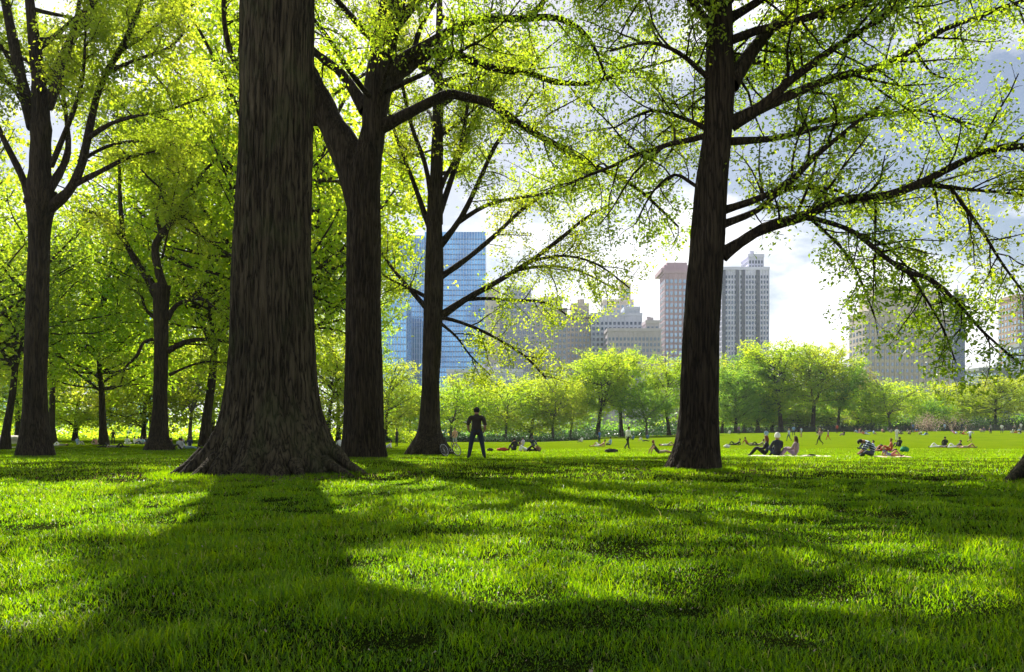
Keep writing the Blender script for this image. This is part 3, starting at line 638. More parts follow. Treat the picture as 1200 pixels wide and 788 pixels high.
def build_grass():
    rng = np.random.default_rng(5)
    def blades(n, d0, d1, e, um, hs, ws, two):
        q = rng.random(n); d = (d0**e+q*(d1**e-d0**e))**(1/e); u = rng.uniform(-um, um, n)
        x = u*d; y = d
        z = hgt(x, y)-.006
        pat = np.sin(x*2.3+1.1*np.sin(y*1.7))*np.sin(y*2.9+x*.7)+.6*np.sin(x*6.1+y*3.3)*np.sin(y*7.3-x*2.1)+.5*np.sin(x*.8-y*.5)
        h = hs(d)*rng.uniform(.4, 1.35, n)*(1+.42*pat); h = np.maximum(h, .02)
        tall = rng.random(n) < .006; h = np.where(tall, h*1.9, h)
        w = ws(d)*rng.uniform(.7, 1.3, n)
        az = rng.uniform(0, 2*np.pi, n); ln = rng.uniform(.1, 1.5, n)*h
        wind = np.stack([np.cos(az)*ln, np.sin(az)*ln], 1)
        fa = rng.uniform(0, np.pi, n); sx, sy = np.cos(fa)*w/2, np.sin(fa)*w/2
        worn = np.sin(x*1.3+2.1*np.sin(y*.9+x*.4))*np.sin(y*1.7+1.3*np.sin(x*.8)) > .88
        h = np.where(worn, h*.7, h)
        rn = np.clip(.45+.13*pat+.19*rng.normal(0,1,n), 0, .92)
        dry = rng.random(n) < .03; rn = np.where(dry, rng.uniform(.95, 1, n), rn)
        B0 = np.stack([x-sx, y-sy, z], 1); B1 = np.stack([x+sx, y+sy, z], 1)
        mid = np.stack([x+wind[:,0]*.35, y+wind[:,1]*.35, z+h*.62], 1)
        tip = np.stack([x+wind[:,0], y+wind[:,1], z+h*(1-.42*(ln/h)**2)], 1)
        S = np.stack([sx, sy, 0*sx], 1)
        if two:
            v = np.stack([B0, B1, mid+S*.8, mid-S*.8, tip+S*.12, tip-S*.12], 1)
            i = np.arange(n)[:,None]*6; f = np.concatenate([i+np.array([[0,1,2,3]]), i+np.array([[3,2,4,5]])], 0); mb.add(v.reshape(-1,3), f, np.concatenate([rn, rn]))
        else:
            v = np.stack([B0, B1, tip+S*.25, tip-S*.25], 1); mb.add(v.reshape(-1,3), np.arange(4*n).reshape(-1,4), rn)
    mb = MB()
    hs = lambda d: .044+.016*np.minimum(d/10, 1)
    ws = lambda d: .0042*np.maximum(1, d/3.2)**.72
    blades(235000, 1.5, 5.5, 1.15, 1.55, hs, ws, True)
    blades(215000, 5.5, 14, .7, 1.0, hs, ws, True)
    blades(190000, 14, 60, .45, .80, hs, ws, False)
    # longer grass left round the trunks, and odd tufts on the lawn
    def tuft(cx, cy, n, r0, r1, hh, a0=0, a1=2*np.pi):
        a = rng.uniform(a0, a1, n); r = np.sqrt(rng.uniform(r0*r0, r1*r1, n)); x = cx+r*np.cos(a); y = cy+r*np.sin(a); z = hgt(x, y)-.006
        h = hh*rng.uniform(.45, 1.2, n); az = rng.uniform(0, 2*np.pi, n); ln = h*rng.uniform(.1, .9, n); w = .0045*max(1, (cy/4)**.6); fa = rng.uniform(0, np.pi, n)
        S = np.stack([np.cos(fa)*w/2, np.sin(fa)*w/2, 0*fa], 1); B = np.stack([x, y, z], 1); M_ = B+np.stack([np.cos(az)*ln*.35, np.sin(az)*ln*.35, h*.62], 1); T = B+np.stack([np.cos(az)*ln, np.sin(az)*ln, h*.95], 1)
        v = np.stack([B-S, B+S, M_+S*.8, M_-S*.8, T+S*.12, T-S*.12], 1); i = np.arange(n)[:,None]*6; rn = np.clip(.5+.2*rng.normal(0,1,n), 0, .92)
        mb.add(v.reshape(-1,3), np.concatenate([i+np.array([[0,1,2,3]]), i+np.array([[3,2,4,5]])], 0), np.concatenate([rn, rn]))
    for px, d, rw, n in ((316,16.5,2.1,5200),(427,27.0,.98,1500),(504,39.0,1.35,1500),(812,18.2,.86,2600),(42,35.0,.95,1200),(187,52.0,1.2,900),(1280,14.6,1.75,2600)):
        tuft((px-CX)/F*d, d, n, rw*.75, rw*1.2, .11, math.pi*.95, math.pi*2.05)
    for k in range(110):
        d = rng.uniform(2.6, 13); tuft(rng.uniform(-.75, .75)*d, d, int(rng.uniform(18, 60)), 0, rng.uniform(.04, .16), rng.uniform(.07, .13))
    tag(mb.build('grass', GRASS, None, smooth=True, rnd=True), 'short green lawn grass in sun and tree shade', 'grass', kind='stuff')

# ------------------------------------------------------------------ city
def facade_mat(name, col, rough=.8): return plain(name, col, rough, .12, .08)
def glass_mat(name, col, rough=.12):
    m, nt, out = newmat(name); L = nt.links.new
    b = N(nt, 'ShaderNodeBsdfPrincipled', Roughness=rough, Metallic=.55); b.inputs['Base Color'].default_value = (*col,1)
    tc = N(nt, 'ShaderNodeTexCoord'); nz = N(nt, 'ShaderNodeTexNoise', Scale=.05 if name == 'blue_glass' else .33, Detail=3.0); L(tc.outputs['Object'], nz.inputs['Vector'])
    r = ramp(nt, [(.3, tuple(c*.55 for c in col)), (.7, tuple(min(1,c*1.6) for c in col))]); L(nz.outputs['Fac'], r.inputs['Fac']); L(r.outputs[0], b.inputs['Base Color'])
    L(b.outputs[0], out.inputs['Surface']); return m
def building(name, label, d, x0, x1, top, wall, pane, depth=30, tiers=(), bays=8, floor=3.6, ww=.55, wh=.55, piers=True, rot=0.0, side=True, crown=None, ribs=(), cat='building', vis_py=(300,470), win=True):
    """a block facing the lawn: x0,x1,top in photo columns / row; tiers = extra setbacks (x0,x1,top)"""
    x_mid = abs((x0+x1)/2-CX); depth = min(depth*.6, max(5.0, .4*(x1-x0)/max(1, x_mid)*d))                                    # x0 / x1 mark the outline, so a visible side wall sits inside it
    def inset(a, c):
        k = (d+min(depth, .4*(c-a)/max(1, abs((a+c)/2-CX))*d))/d
        return (CX+(a-CX)*k if a > CX else a, CX+(c-CX)*k if c < CX else c)
    x0, x1 = inset(x0, x1); tiers = [inset(a, c)+(t,) for a, c, t in tiers]
    bx = (x0+x1)/2; b = Vector(((bx-CX)/F*d, d, 0.0))
    root = thing(name, label, cat, b, rot)
    wm = MB(); k = 0; panes = []
    for (a, c, t) in [(x0, x1, top)]+list(tiers):
        X0, X1 = (a-bx)/F*d, (c-bx)/F*d; H = EYE+(HY-t)/F*d; y0 = k*min(2.5, depth*.12); dp = depth-2*y0
        zb = 0 if k == 0 else EYE+(HY-top)/F*d-2
        wm.box((X0, y0, zb-1 if k == 0 else zb), (X1, y0+dp, H))
        wm.box((X0-.5, y0-.5, H-1.4), (X1+.5, y0+dp+.5, H+.6))           # cornice
        nb = max(2, int(round(bays*(c-a)/(x1-x0)))); bw = (X1-X0)/nb
        if piers:
            for i in range(nb+1): wm.box((X0+i*bw-bw*.11, y0-.45, zb), (X0+i*bw+bw*.11, y0+.1, H-1.6))
        nf = int((H-zb-3)/floor)
        for f in range(nf):
            z = zb+2+f*floor
            if EYE-(z+floor-EYE)/d*F*0 is None: pass
            py = HY-(z-EYE)/d*F
            if py > vis_py[1]+12: continue
            for i in range(nb):
                panes.append((X0+i*bw+bw*(.5-ww/2), z, X0+i*bw+bw*(.5+ww/2), z+floor*wh, y0-.14))
            if side and b.x > 0:
                ns = max(2, int(dp/bw*.8)); sw = dp/ns
                for i in range(ns): panes.append((None, z, y0+i*sw+sw*.25, z+floor*wh, y0+i*sw+sw*.75, X0))
        k += 1
    if crown is not None: crown(wm, bx, d)
    rr = np.random.default_rng(int(x0*13)); a, c, t = ([(x0, x1, top)]+list(tiers))[-1]; X0, X1 = (a-bx)/F*d, (c-bx)/F*d; H = EYE+(HY-t)/F*d; yo = min(2.5, depth*.12)*len(tiers)
    for i in range(3):                             # lift houses, plant rooms and a mast on the roof
        q = rr.uniform(X0+1, max(X0+1.5, X1-5)); w = rr.uniform(1, max(1.2, min(7, (X1-X0)*.3))); wm.box((q, yo+.1*depth*(1+i), H), (min(q+w, X1-.6), yo+.1*depth*(2.6+i), H+rr.uniform(2, 4.5)))
    q = rr.uniform(X0+1, X1-1); wm.box((q-.12, yo+1.5, H), (q+.12, yo+1.74, H+rr.uniform(5, 9)))
    wm.build('wall', wall, root, smooth=False)
    if ribs:
        mb = MB(); H = EYE+(HY-top)/F*d
        for a, c in ribs: mb.box(((a-bx)/F*d, -.8, 0), ((c-bx)/F*d, .05, H-1.5))
        mb.build('rib', plain('dark_rib', (.10,.11,.17), .7, .1, .1), root, smooth=False)
    if not win: return root
    def add(mb, p):
        if p[0] is None: mb.box((p[5]-.14, p[2], p[1]), (p[5]+.05, p[4], p[3]))
        else: mb.box((p[0], p[4], p[1]), (p[2], p[4]+.2, p[3]))
    rng = np.random.default_rng(len(label)); panes.sort(key=lambda p: -p[1])
    front = [p for p in panes if p[0] is not None]; rest = [p for p in panes if p[0] is None]
    # the 90 topmost front windows one by one (they share a mesh per size), the remainder as one part
    cache = {}
    for p in front[:90]:
        key = (round(p[2]-p[0], 2), round(p[3]-p[1], 2))
        if key not in cache:
            mb = MB(); mb.box((-key[0]/2, 0, 0), (key[0]/2, .2, key[1])); o = mb.build('window', pane, root, smooth=False); cache[key] = o.data
        else: o = link('window', cache[key], root)
        o.location = ((p[0]+p[2])/2, p[4], p[1])
    rest += front[90:]
    if rest:
        mb = MB()
        for p in rest: add(mb, p)
        tag(mb.build('windows', pane, root, smooth=False), kind='stuff')
    return root
def build_city():
    G1 = glass_mat('blue_glass', (.13,.36,.85), .08); G2 = glass_mat('window_glass', (.12,.17,.24), .1); G3 = glass_mat('dark_glass', (.05,.08,.14), .08); G4 = glass_mat('pale_glass', (.30,.42,.55), .12)
    lime = facade_mat('limestone', (.50,.44,.38)); brown = facade_mat('brown_stone', (.42,.37,.37)); grey = facade_mat('grey_stone', (.50,.54,.62)); pink = facade_mat('rose_brick', (.44,.31,.35))
    slate = facade_mat('slate_grey', (.60,.60,.74)); pale = facade_mat('pale_concrete', (.62,.56,.5)); steel = plain('steel_mullion', (.42,.52,.66), .4, .1, .2, .5); blueg = facade_mat('blue_grey', (.16,.2,.27))
    # blue glass towers
    def fins(wm, bx, d, x0, x1, top, n):
        pass
    def glass_tower(label, d, x0, x1, top, nv, nh, depth=40, slope=0):
        bx = (x0+x1)/2; root = thing('glass_tower', label, 'building', ((bx-CX)/F*d, d, 0))
        w = (x1-x0)/F*d; H = EYE+(HY-top)/F*d
        mb = MB(); v = [(-w/2,0,-1),(w/2,0,-1),(w/2,depth,-1),(-w/2,depth,-1),(-w/2,0,H-slope),(w/2,0,H),(w/2,depth,H),(-w/2,depth,H-slope)]
        mb.add(v, [[0,3,2,1],[4,5,6,7],[0,1,5,4],[1,2,6,5],[2,3,7,6],[3,0,4,7]]); mb.build('wall', G1, root, smooth=False)
        mb = MB()
        for i in range(nv+1):
            x = -w/2+w*i/nv; mb.box((x-.18, -.45, -1), (x+.18, -.02, H-slope*(1-i/nv)))
        mb.build('mullions', steel, root, smooth=False)
        mb = MB()
        for i in range(nh): mb.box((-w/2, -.2, 4+i*(H-6-slope)/nh), (w/2, -.012, 4.9+i*(H-6-slope)/nh))
        mb.build('floor_bands', plain('spandrel_blue', (.10,.22,.45), .3, .1, .1, .3), root, smooth=False)
        return root
    glass_tower('tall blue glass tower filling the gap behind the slender upright tree', 520, 452, 497, 276, 16, 36)
    glass_tower('taller blue glass tower just right of the slender upright trunk', 545, 498, 569, 272, 22, 38)
    glass_tower('lower blue glass slab at the foot of the twin glass towers', 470, 442, 476, 352, 10, 18, 25)
    glass_tower('stepped blue glass tower seen through leaves left of the crooked tree', 520, 108, 160, 322, 14, 24, 40, 14)
    glass_tower('blue glass tower glimpsed through leaves at the extreme left', 540, -26, 26, 325, 14, 24, 40, 0)
    def tank(x, z0):
        def f(wm, bx, d):
            zt = EYE+(HY-z0)/F*d; wm.box(((x-bx-3)/F*d, 6, zt-6), ((x-bx+3)/F*d, 12, zt))
        return f
    building('apartment_building', 'low pale fronted block at the foot of the blue glass towers', 440, 524, 612, 434, slate, G2, 24, bays=18, floor=3.2, vis_py=(430,470))
    building('apartment_building', 'narrow pale slab with blank side right of the blue glass towers', 500, 568, 586, 338, pale, G2, 30, bays=3, floor=5.5, ww=.25, wh=.4, piers=False, side=False, vis_py=(330,420))
    building('apartment_building', 'grey stepped tower right of the narrow pale slab', 520, 586, 632, 352, grey, G2, 36, [(592,622,338)], bays=9, vis_py=(330,440))
    building('apartment_building', 'brown shafted tower behind the drooping twig, mid skyline', 480, 627, 664, 362, brown, G2, 30, [(632,658,350)], bays=7, vis_py=(340,440))
    building('apartment_building', 'brown grey tower right of the brown shafted one', 505, 662, 696, 370, lime, G2, 30, [(668,690,356)], bays=7, vis_py=(350,440))
    building('apartment_building', 'pale white slab tower with stepped top above the rounded trees', 560, 704, 742, 352, pale, G4, 30, [(724,739,332)], bays=7, vis_py=(330,420))
    building('apartment_building', 'grey block with shaded setback below the pale white slab tower', 500, 690, 752, 368, grey, G3, 30, [(728,750,360)], bays=12, vis_py=(350,430))
    building('apartment_building', 'low broad rosy block left of the rose brick tower', 470, 708, 774, 386, facade_mat('rosy_grey', (.48,.43,.46)), G2, 30, [(752,773,376)], bays=14, vis_py=(370,440))
    # rose brick tower: chamfered glassy crown
    def rose_crown(wm, bx, d):
        z1 = EYE+(HY-316)/F*d; s = d/F
        for k, (a, c, t) in enumerate(((776,812,313),(780,810,309),(784,808,305))): wm.box(((a-bx)*s, 3+2*k, z1-1), ((c-bx)*s, 26-2*k, EYE+(HY-t)*s))
    building('apartment_building', 'rose brick tower with stepped top left of the dark leaning trunk', 500, 773, 815, 318, pink, G4, 30, bays=7, floor=4.0, ww=.6, wh=.62, crown=rose_crown, vis_py=(310,430))
    building('apartment_building', 'tall grey tower with dark ribs and rooftop box right of leaning trunk', 480, 836, 901, 314, slate, G3, 34, [(868,896,298)], ribs=((846,850),(862,865.5),(869,872.5),(886,890)), bays=16, floor=3.3, ww=.5, wh=.6, vis_py=(290,430))
    def stone(wm, bx, d):
        s = d/F
        for a, c, t, o in ((1022,1108,346,4),(1030,1072,333,6),(1080,1106,338,6)): wm.box(((a-bx)*s, o, EYE+(HY-368)*s), ((c-bx)*s, o+12, EYE+(HY-t)*s))
    building('apartment_building', 'broad stone apartment block behind drooping branches at right', 420, 995, 1112, 366, lime, G2, 34, bays=17, floor=3.7, ww=.42, wh=.5, crown=stone, vis_py=(360,475))
    building('apartment_building', 'dark blue grey banded block at the right side of the stone block', 440, 1110, 1131, 347, blueg, G3, 34, bays=2, floor=3.9, ww=.8, wh=.5, piers=False, vis_py=(370,475))
    building('apartment_building', 'lower grey green block between stone block and tan tower', 450, 1128, 1196, 432, facade_mat('grey_green', (.26,.29,.29)), G4, 28, bays=12, floor=3.7, vis_py=(420,475))
    building('apartment_building', 'tan tower cut off by the right edge', 470, 1170, 1230, 346, facade_mat('tan_brick', (.36,.25,.19)), G4, 30, bays=9, floor=3.8, vis_py=(340,475))
    building('apartment_building', 'grey blue office block in front of the tan tower', 440, 1176, 1240, 404, facade_mat('grey_blue', (.3,.33,.37)), G4, 24, bays=10, floor=3.6, vis_py=(400,475))

def build_scenery():
    # dark picket fence with shrubs along the far right of the lawn
    fm = plain('fence_iron', (.02,.022,.024), .6)
    root = thing('fence', 'long dark picket fence along the far right edge of the lawn', 'fence', at(1100, 168))
    B = np.array(root.location); mb = MB(); pb = None
    xs = np.linspace(850, 1300, 420); pts = np.array([list(at(x, 168)) for x in xs])-B
    for p in pts[::1]: mb.box((p[0]-.035, p[1]-.03, p[2]-.1), (p[0]+.035, p[1]+.03, p[2]+1.25))
    mb.build('pickets', fm, root, smooth=False)
    mb = MB()
    for z in (.25, 1.12): mb.tube(pts+np.array([0,-.06,z]), np.full(len(pts), .03), 4)
    mb.build('rail', fm, root, smooth=False)
    for p in pts[::14]:
        b2 = MB(); b2.box((-.07,-.09,-.1), (.07,.07,1.4)); o = b2.build('post', fm, root, smooth=False); o.location = p
    def shrub(px, d, w, h, lab, leaf, n, L, name='shrub'):
        rng = np.random.default_rng(int(px)); b = at(px, d); root = thing(name, lab, 'shrub', b)
        st = MB(); lc = []
        for k in range(9):
            q = grow(rng, (rng.normal(0,w*.12), rng.normal(0,.2), -.05), (rng.normal(0,.7), rng.normal(0,.5), 1), h*rng.uniform(.7,1.05), 5, .15, .02); st.tube(q, np.linspace(.05,.015,6), 5)
            i = rng.uniform(1, 5, n//9); a = i.astype(int).clip(0,4); f = (i-a)[:,None]
            lc.append(q[a]*(1-f)+q[a+1]*f+rng.normal(0, 1, (n//9,3))*np.array([w*.16, w*.14, h*.1]))
        st.build('stem', BARK_D, root); C = np.concatenate(lc); C[:,2] = np.maximum(C[:,2], .05)
        mb = MB(); leaves(mb, C, rng, L, .7, leaf_rnd(C, rng, .8)); mb.build('foliage', leaf, root, smooth=False, rnd=True)
        return root
    shrub(1090, 158, 3.8, 4.2, 'pale pink blossom bush in front of the dark fence', PETAL, 1500, .22, 'blossom_shrub')
    shrub(1121, 160, 2.2, 4.4, 'thin whitish shrub right of the pink blossom bush', PETAL, 500, .2, 'blossom_shrub')
    for px, d, w, h, lab in ((1138,172,9,3.6,'dark shrub behind the fence right of the whitish shrub'),(1158,174,10,4.0,'dark shrub under the wide spreading pale tree'),(1182,174,10,3.8,'dark shrub near the right end of the fence'),(1205,174,9,4,'dark shrub at the right edge behind the fence'),
                             (1062,172,8,2.6,'dark shrub behind the fence left of the blossom bush'),(1012,172,9,2.6,'dark shrub under the russet tinged tree'),(985,172,9,2.2,'dark shrub at the right foot of the tall clump'),
                             (1115,173,8,2.8,'dark shrub directly behind the whitish shrub'),(940,172,9,1.8,'dark shrub between bare trunks of the clump')):
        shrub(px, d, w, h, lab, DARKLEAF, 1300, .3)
    shrub(474, 108, 4.5, 2.6, 'pale arching bush at the foot of the slender tree', LEAF_MID, 1200, .24)
    shrub(416, 112, 4, 3.5, 'grey blue bush between the two thickest trunks', DARKLEAF, 900, .26)
    # low clipped hedge behind the middle of the lawn
    rng = np.random.default_rng(8); root = thing('hedge', 'low dark hedge line behind the middle of the lawn', 'hedge', at(560, 126)); B = np.array(root.location)
    n = 9000; px = rng.uniform(440, 700, n); d = 126+rng.normal(0, .45, n); x = (px-CX)/F*d; C = np.stack([x, d, hgt(x, d)+np.abs(rng.normal(0,.38,n))*(1+.3*np.sin(px*.2))], 1)-B
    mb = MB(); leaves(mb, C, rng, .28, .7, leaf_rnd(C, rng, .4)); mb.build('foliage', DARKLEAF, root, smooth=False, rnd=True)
    # rock outcrop at the far left
    bm = bmesh.new(); bmesh.ops.create_icosphere(bm, subdivisions=4, radius=1)
    for v in bm.verts:
        k = 1+.22*noise.noise(v.co*1.7+Vector((3,1,2)))+.08*noise.noise(v.co*5); v.co = Vector((v.co.x*4.2*k, v.co.y*2.2*k, max(-.2, v.co.z*1.25*k)))
    me = bpy.data.meshes.new('rock'); bm.to_mesh(me); bm.free(); me.materials.append(plain('pale_schist', (.42,.39,.35), .85, .25, 1.6, 0, .5))
    o = link('rock', me); o.location = at(6, 92)-Vector((0,0,.15)); tag(o, 'pale grey boulder on the lawn at the far left edge', 'rock')
    rng = np.random.default_rng(22); mb = MB()
    for px, d, rw, n in ((316,16.5,2.3,420),(812,18.2,1.3,200),(427,27,1.5,160),(1280,14.6,2.2,200)):
        a = rng.uniform(math.pi, 2*math.pi, n); r = rw*(1+np.abs(rng.normal(0,.35,n))); x = (px-CX)/F*d+r*np.cos(a); y = d+r*np.sin(a); C = np.stack([x, y, hgt(x,y)+.05], 1); leaves(mb, C, rng, .055, .6, rng.random(n))
    tag(mb.build('litter', LITTER, None, smooth=False, rnd=True), 'brown dry leaf litter round the trunk bases', 'leaf litter', kind='stuff')
    # pale flecks standing in for glints on the near grass blades
    rng = np.random.default_rng(21); n = 420; d = (2.2**1.1+rng.random(n)*(16**1.1-2.2**1.1))**(1/1.1); x = rng.uniform(-.85,.85,n)*d
    mb = MB(); C = np.stack([x, d, hgt(x, d)+.045+rng.random(n)*.015], 1); leaves(mb, C, rng, .017, .8, rng.random(n)); 
    tag(mb.build('glint_flecks', PETAL, None, smooth=False, rnd=True), 'scattered pale flecks standing in for glints in the near grass', 'glint_flecks', kind='stuff')
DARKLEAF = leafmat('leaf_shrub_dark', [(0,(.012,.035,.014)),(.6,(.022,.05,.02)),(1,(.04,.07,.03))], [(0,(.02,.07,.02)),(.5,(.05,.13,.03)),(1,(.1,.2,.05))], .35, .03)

LITTER = leafmat('dry_leaf', [(0,(.05,.03,.015)),(.6,(.12,.075,.035)),(1,(.2,.14,.07))], [(0,(.06,.03,.01)),(.5,(.12,.07,.03)),(1,(.2,.12,.05))], .3, .03)
# ------------------------------------------------------------------ people and picnic things
def J(**k): return k
_ST = J(pelvis=(0,0,.95), spine=(0,0,1.14), chest=(0,-.01,1.34), neck=(0,0,1.49), head=(0,.015,1.58), top=(0,.02,1.68),
        sL=(-.18,-.01,1.41), eL=(-.25,-.04,1.14), wL=(-.22,.10,.93), hL=(-.17,.15,.88), sR=(.18,-.01,1.41), eR=(.25,-.04,1.14), wR=(.22,.10,.93), hR=(.17,.15,.88),
        pL=(-.10,0,.91), kL=(-.13,.02,.50), aL=(-.15,-.02,.09), tL=(-.17,.14,.035), pR=(.10,0,.91), kR=(.13,.02,.50), aR=(.15,-.02,.09), tR=(.17,.14,.035))
def V_(base, **k): d = dict(base); d.update(k); return d
_SIT = J(pelvis=(0,0,.13), spine=(0,-.06,.33), chest=(0,-.04,.53), neck=(0,.01,.67), head=(0,.03,.76), top=(0,.04,.86),
         sL=(-.18,-.02,.59), eL=(-.25,.10,.36), wL=(-.17,.32,.36), hL=(-.12,.39,.38), sR=(.18,-.02,.59), eR=(.25,.10,.36), wR=(.17,.32,.36), hR=(.12,.39,.38),
         pL=(-.10,.06,.13), kL=(-.15,.42,.42), aL=(-.13,.68,.09), tL=(-.14,.82,.04), pR=(.10,.06,.13), kR=(.15,.42,.42), aR=(.13,.68,.09), tR=(.14,.82,.04))
_LEAN = V_(_SIT, spine=(0,-.12,.31), chest=(0,-.23,.47), neck=(0,-.28,.61), head=(0,-.27,.70), top=(0,-.27,.80), sL=(-.18,-.26,.52), eL=(-.25,-.42,.30), wL=(-.25,-.5,.07), hL=(-.25,-.46,.03),
           sR=(.18,-.26,.52), eR=(.25,-.42,.30), wR=(.25,-.5,.07), hR=(.25,-.46,.03), kL=(-.12,.48,.17), aL=(-.12,.9,.09), tL=(-.14,.96,.2), kR=(.13,.46,.22), aR=(.11,.88,.1), tR=(.12,.95,.2))
_CROSS = V_(_SIT, kL=(-.38,.30,.22), aL=(-.02,.44,.08), tL=(.12,.46,.06), kR=(.38,.30,.22), aR=(.04,.34,.09), tR=(-.10,.36,.07))
_LIE = J(pelvis=(0,0,.12), spine=(0,-.20,.12), chest=(0,-.40,.14), neck=(0,-.56,.13), head=(0,-.65,.14), top=(0,-.75,.14),
         sL=(-.18,-.47,.12), eL=(-.32,-.25,.06), wL=(-.24,-.02,.06), hL=(-.22,.06,.05), sR=(.18,-.47,.12), eR=(.34,-.5,.06), wR=(.2,-.68,.06), hR=(.14,-.72,.05),
         pL=(-.10,.06,.11), kL=(-.13,.48,.11), aL=(-.14,.9,.06), tL=(-.17,.96,.16), pR=(.10,.06,.11), kR=(.14,.36,.42), aR=(.13,.62,.09), tR=(.13,.76,.04))
_PROP = V_(_LIE, spine=(0,-.18,.19), chest=(0,-.33,.31), neck=(0,-.42,.43), head=(0,-.43,.52), top=(0,-.43,.62), sL=(-.18,-.36,.36), eL=(-.24,-.44,.08), wL=(-.2,-.2,.05), hL=(-.18,-.12,.05), sR=(.18,-.36,.36), eR=(.24,-.44,.08), wR=(.2,-.2,.05), hR=(.18,-.12,.05))
_HUNCH = V_(_CROSS, spine=(0,.0,.37), chest=(0,.15,.56), neck=(0,.31,.61), head=(0,.39,.60), top=(0,.48,.56), sL=(-.19,.19,.56), eL=(-.26,.34,.28), wL=(-.14,.5,.15), hL=(-.08,.55,.13), sR=(.19,.19,.56), eR=(.26,.34,.28), wR=(.14,.5,.15), hR=(.08,.55,.13))
_WALK = V_(_ST, kL=(-.10,.20,.53), aL=(-.10,.27,.10), tL=(-.11,.43,.07), kR=(.10,-.04,.5), aR=(.10,-.36,.17), tR=(.10,-.25,.05), eL=(-.25,-.14,1.18), wL=(-.24,-.12,.95), hL=(-.23,-.10,.88), eR=(.25,.08,1.17), wR=(.22,.26,1.02), hR=(.2,.33,1.0))
_RUN = V_(_ST, pelvis=(0,0,.93), spine=(0,.05,1.12), chest=(0,.12,1.31), neck=(0,.18,1.45), head=(0,.21,1.53), top=(0,.24,1.63), sL=(-.18,.13,1.38), sR=(.18,.13,1.38), eL=(-.25,-.1,1.2), wL=(-.22,.1,1.08), hL=(-.2,.16,1.1), eR=(.25,.32,1.2), wR=(.16,.45,1.34), hR=(.13,.47,1.4),
          kL=(-.10,.36,.66), aL=(-.10,.3,.26), tL=(-.1,.45,.22), kR=(.10,-.14,.5), aR=(.10,-.5,.3), tR=(.10,-.45,.15))
_APART = V_(_ST, kL=(-.17,.02,.50), aL=(-.235,-.02,.09), tL=(-.275,.12,.035), kR=(.17,.02,.50), aR=(.235,-.02,.09), tR=(.275,.12,.035), pelvis=(0,0,.935), pL=(-.11,0,.9), pR=(.11,0,.9),
            eL=(-.265,-.05,1.14), wL=(-.235,.06,.93), hL=(-.18,.13,.88), eR=(.265,-.05,1.14), wR=(.235,.06,.93), hR=(.18,.13,.88), sL=(-.195,-.01,1.41), sR=(.195,-.01,1.41))
_LEANWALK = V_(_WALK, spine=(.05,0,1.13), chest=(.10,0,1.32), neck=(.14,0,1.46), head=(.16,.02,1.55), top=(.17,.03,1.65), sL=(-.08,0,1.38), sR=(.28,0,1.4), eL=(-.2,.1,1.17), wL=(-.24,.3,1.2), hL=(-.24,.36,1.2), eR=(.36,-.05,1.15), wR=(.38,.12,.98), hR=(.37,.2,.95))
POSES = dict(stand=_ST, sit=_SIT, lean=_LEAN, cross=_CROSS, lie=_LIE, prop=_PROP, hunch=_HUNCH, walk=_WALK, run=_RUN, apart=_APART, leanwalk=_LEANWALK)
RADII = dict(pelvis=(.15,.115), spine=(.135,.10), chest=(.155,.11), neck=(.055,.055), head=(.082,.095), top=(.066,.078), s=(.072,.07), e=(.046,.046), w=(.033,.03), h=(.042,.026), p=(.098,.1), k=(.066,.066), a=(.045,.048), t=(.042,.034))
BONES = [('pelvis','spine'),('spine','chest'),('chest','neck'),('neck','head'),('head','top')]
for s_ in 'LR': BONES += [('chest','s'+s_),('s'+s_,'e'+s_),('e'+s_,'w'+s_),('w'+s_,'h'+s_),('pelvis','p'+s_),('p'+s_,'k'+s_),('k'+s_,'a'+s_),('a'+s_,'t'+s_)]
def rad_of(n): return RADII.get(n) or RADII[n[0]]
BODY = {}
def body_mesh(pose):
    if pose in BODY: return BODY[pose]
    j = POSES[pose]; names = list(j); me = bpy.data.meshes.new('body_cage')
    me.from_pydata([j[n] for n in names], [(names.index(a), names.index(b)) for a, b in BONES], [])
    o = link('body_cage', me)
    sk = o.modifiers.new('skin', 'SKIN'); sk.use_smooth_shade = True; sk.branch_smoothing = .35
    lay = me.skin_vertices[0].data
    for i, n in enumerate(names): lay[i].radius = rad_of(n); lay[i].use_root = (n == 'pelvis')
    sb = o.modifiers.new('sub', 'SUBSURF'); sb.levels = 1; sb.render_levels = 1
    dg = bpy.context.evaluated_depsgraph_get(); ev = o.evaluated_get(dg)
    out = bpy.data.meshes.new_from_object(ev); out.name = 'body'
    bpy.data.objects.remove(o); bpy.data.meshes.remove(me)
    cen = np.array([p.center[:] for p in out.polygons]); best = np.full(len(cen), 9.); bid = np.zeros(len(cen), int)
    for k, (a, b) in enumerate(BONES):
        A, B = np.array(j[a]), np.array(j[b]); t = np.clip(((cen-A)@(B-A))/((B-A)@(B-A)), 0, 1)
        dd = np.linalg.norm(cen-(A+t[:,None]*(B-A)), axis=1)-(rad_of(a)[0]*(1-t)+rad_of(b)[0]*t)
        m = dd < best; best[m] = dd[m]; bid[m] = k
    for p in out.polygons: p.use_smooth = True
    BODY[pose] = (out, bid); return BODY[pose]
def region(b, sleeve, leg):
    """0 skin, 1 shirt, 2 trousers, 3 shoes"""
    a, c = BONES[b]
    if c == 'top' or a == 'neck': return 0
    if (a, c) == ('pelvis','spine'): return 1
    if c in ('chest','neck') or a == 'chest': return 1
    if c[0] == 'e': return 1 if sleeve else 0
    if c[0] == 'w': return 1 if sleeve == 2 else 0
    if c[0] == 'h': return 0
    if c[0] in 'pk': return 2 if leg else 0
    if c[0] == 'a': return 2 if leg == 2 else 0
    return 3
PAL = {}
